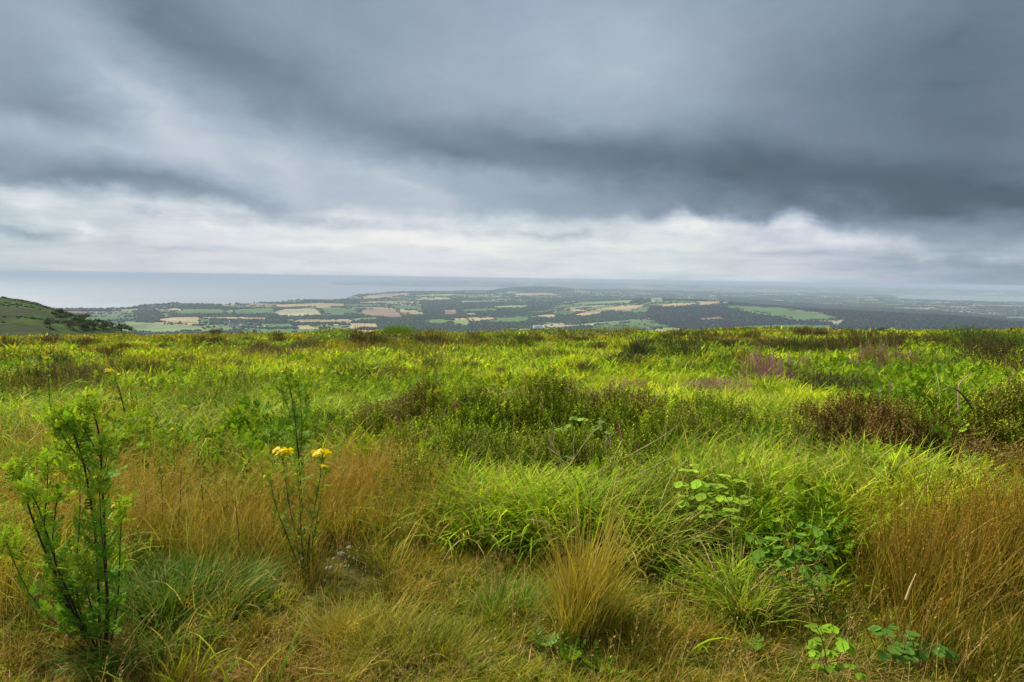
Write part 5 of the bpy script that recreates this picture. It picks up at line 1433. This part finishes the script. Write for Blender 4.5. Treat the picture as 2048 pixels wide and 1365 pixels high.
def bush_thing(name, label, cat, group, base, w_, h_, n, sc, col, woody=True):
    p0 = hit(*base); t = thing(name, p0, label, cat, group)
    bush_mesh(name, w_, h_, n, sc, col, 0).build('foliage', M_HEATH, t)
    if woody:
        g = Geo()
        for i in range(5):
            a = i * 1.26; tube(g, [(0, 0, -.05), (math.sin(a) * w_ * .12, math.cos(a) * w_ * .12, h_ * .4), (math.sin(a) * w_ * .3, math.cos(a) * w_ * .3, h_ * .8)], h_ * .025, h_ * .01, (.09, .065, .05), 5)
        g.build('stem', M_STEM, t)
    return t
DB = (.075, .060, .020)
bush_thing('gorse_bush', 'dark green gorse bush with a round head, alone right of centre on the far moor', 'bush', None, (1278, 728), .9, 1.0, 1500, .15, (.050, .075, .014))
bush_thing('heather_bush', 'withered brown heather stump standing in the bright grass at centre', 'bush', None, (1003, 768), .42, .42, 380, .14, (.16, .10, .035))
bush_thing('bracken_bush', 'bright green bush breaking the skyline of the moor edge left of centre', 'bush', None, (790, 672), 3.2, .9, 1500, .3, (.15, .26, .012))
bush_thing('gorse_bush', 'wide dark green gorse thicket at the right edge of the moor', 'bush', None, (2015, 700), 3.4, .95, 3200, .2, (.10, .19, .012))
bush_thing('heather_bush', 'dark brown bush standing up on the skyline, right of centre', 'bush', None, (1612, 676), 1.7, .8, 420, .32, (.10, .075, .022))
bush_thing('heather_bush', 'smaller dark bush just right of the skyline bush', 'bush', None, (1641, 674), 1.1, .65, 300, .3, (.095, .07, .022))
bush_thing('heather_bush', 'broad pinkish brown heather bush among the greens left of centre', 'bush', None, (572, 720), 1.7, .55, 600, .18, (.16, .10, .06))
bush_thing('bracken_bush', 'rounded mid green leafy bush on the left side of the bright grass', 'bush', None, (690, 745), 1.5, .5, 600, .16, (.16, .26, .012))
bush_thing('bracken_bush', 'light green leafy bush right of centre on the far moor', 'bush', None, (1345, 716), .8, .35, 260, .16, (.22, .32, .015))
bush_thing('bracken_bush', 'fresh green leafy hummock in front of the gorse thicket', 'bush', None, (1890, 742), 1.1, .5, 420, .17, (.11, .22, .02))
for lab, b_, w_, h_, c in (('pink flowering heather clump behind the central heather', (1268, 800), .95, .5, (.30, .11, .17)), ('wide pale purple heather clump right of the pink one', (1460, 797), 1.5, .42, (.34, .17, .20)),
                           ('deep pink heather clump below the far dark bushes on the right', (1560, 770), 1.2, .5, (.32, .10, .19)), ('pale pinkish heather clump under the looping twig', (1735, 752), 1.7, .5, (.34, .20, .18)),
                           ('small faded heather clump at the left above the bright grass', (185, 765), 1.4, .45, (.24, .17, .11))):
    bush_thing('flowering_heather', lab, 'heather', 'flowering heather clumps', b_, w_, h_, 800, .12, c, False)
# the many small dark bushes dotting the moor
protos = []
for v in range(4):
    t = thing('heather_bush', (0, 0, 0), 'low dark brown heather bush, one of many dotting the far moor grass', 'bush', 'dark heather bushes dotting the far moor')
    bush_mesh('heather_bush', 1.25, .72, 520, .19, [DB, (.085, .075, .018), (.10, .065, .025), (.06, .07, .018)][v], v).build('foliage', M_HEATH, t)
    protos.append(t)
SPOTS = [(92, 690, 1.1), (150, 690, .7), (165, 695, .8), (185, 691, .9), (20, 700, .9), (218, 718, .75), (335, 688, .8), (330, 698, .5), (400, 694, 1.0), (430, 690, .9), (452, 696, .8), (490, 684, .7), (432, 672, .9), (552, 675, .8), (520, 702, .9), (715, 694, 1.5), (752, 696, 1.0),
         (880, 692, 1.5), (915, 688, .7), (950, 683, 1.1), (955, 690, .9), (1000, 683, .8), (1050, 690, 1.0), (1068, 682, .7), (1085, 686, .7), (1125, 685, .9), (1158, 686, 1.0), (1335, 682, .8), (1365, 676, .9), (1400, 675, .8), (1418, 686, 1.0), (1440, 700, .9), (1470, 700, .8), (1380, 720, 1.1), (1560, 705, 1.1),
         (1590, 712, 1.2), (1690, 708, 1.4), (1720, 702, 1.2), (1765, 704, 1.3), (1795, 690, .8), (1795, 680, .6), (1835, 690, 1.1), (1880, 694, .9), (1925, 690, 1.1), (1660, 716, 1.1), (1960, 720, 1.3), (2030, 742, 1.4), (1765, 664, .8), (1180, 672, .6), (640, 668, .7), (250, 700, .7), (120, 745, .8), (60, 775, .8), (280, 760, .9), (160, 775, .9),
         (860, 745, .6), (935, 748, .5), (700, 780, .6), (1240, 732, .7), (1450, 735, .7), (1640, 795, .7), (1690, 800, .8), (1160, 745, .5), (480, 745, .6), (380, 730, .6), (560, 690, 1.0), (600, 700, .9), (1500, 680, .8), (1300, 695, .7), (1200, 700, .8)]
SPOTS.sort()
for i, (a, b_, s_) in enumerate(SPOTS):
    s_ = s_ * 1.0
    p = hit(a, b_ + 2) + np.array([0, 0, .02])
    if i < 4:
        o = protos[i]; protos[i].location = p; protos[i].rotation_euler = (0, 0, RNG.uniform(0, 6)); protos[i].scale = (s_, s_, s_ * .9)
    else:
        o = copy_thing(protos[i % 4], p, RNG.uniform(0, 6.28), s_ * RNG.uniform(.85, 1.15))
        if RNG.random() < .3: o.scale = (s_ * 1.5, s_ * 1.3, s_ * .85)
    o['label'] = 'dark heather bush, ' + ordinal(i) + ' from the left of those dotting the far moor'
# pale trodden path showing at the moor edge
g = Geo(); pp = []
for a, b_ in [(655, 670), (680, 668), (710, 667), (745, 668)]:
    pp.append(hit(a, b_))
pp = np.array(pp); V = []; 
for p in pp: V += [p + np.array([0, -1.2, .2]), p + np.array([0, 1.6, .2])]
g.add(V, Q=[(0, 2, 3, 1), (2, 4, 5, 3), (4, 6, 7, 5)], col=(.50, .40, .22)); tag(g.build('path', M_WOODY), kind='structure')

# ================================================================ haze
def make_haze():
    g = Geo()
    X, z0, z1 = 64000., SEA - 13.5, 9.0
    V = [(-X, -X, z0), (X, -X, z0), (X, X, z0), (-X, X, z0), (-X, -X, z1), (X, -X, z1), (X, X, z1), (-X, X, z1)]
    m = bpy.data.materials.new('haze_air'); m.use_nodes = True
    nt = m.node_tree
    nt.nodes.remove(nt.nodes['Principled BSDF'])
    pv = nt.nodes.new('ShaderNodeVolumePrincipled')
    pv.inputs['Color'].default_value = (.55, .66, .80, 1)
    pv.inputs['Density'].default_value = 7.2e-5
    pv.inputs['Anisotropy'].default_value = 0.0
    nt.links.new(pv.outputs[0], nt.nodes['Material Output'].inputs['Volume'])
    g.add(V, Q=[(0, 3, 2, 1), (4, 5, 6, 7), (0, 1, 5, 4), (1, 2, 6, 5), (2, 3, 7, 6), (3, 0, 4, 7)])
    tag(g.build('haze', m), kind='stuff')
make_haze()
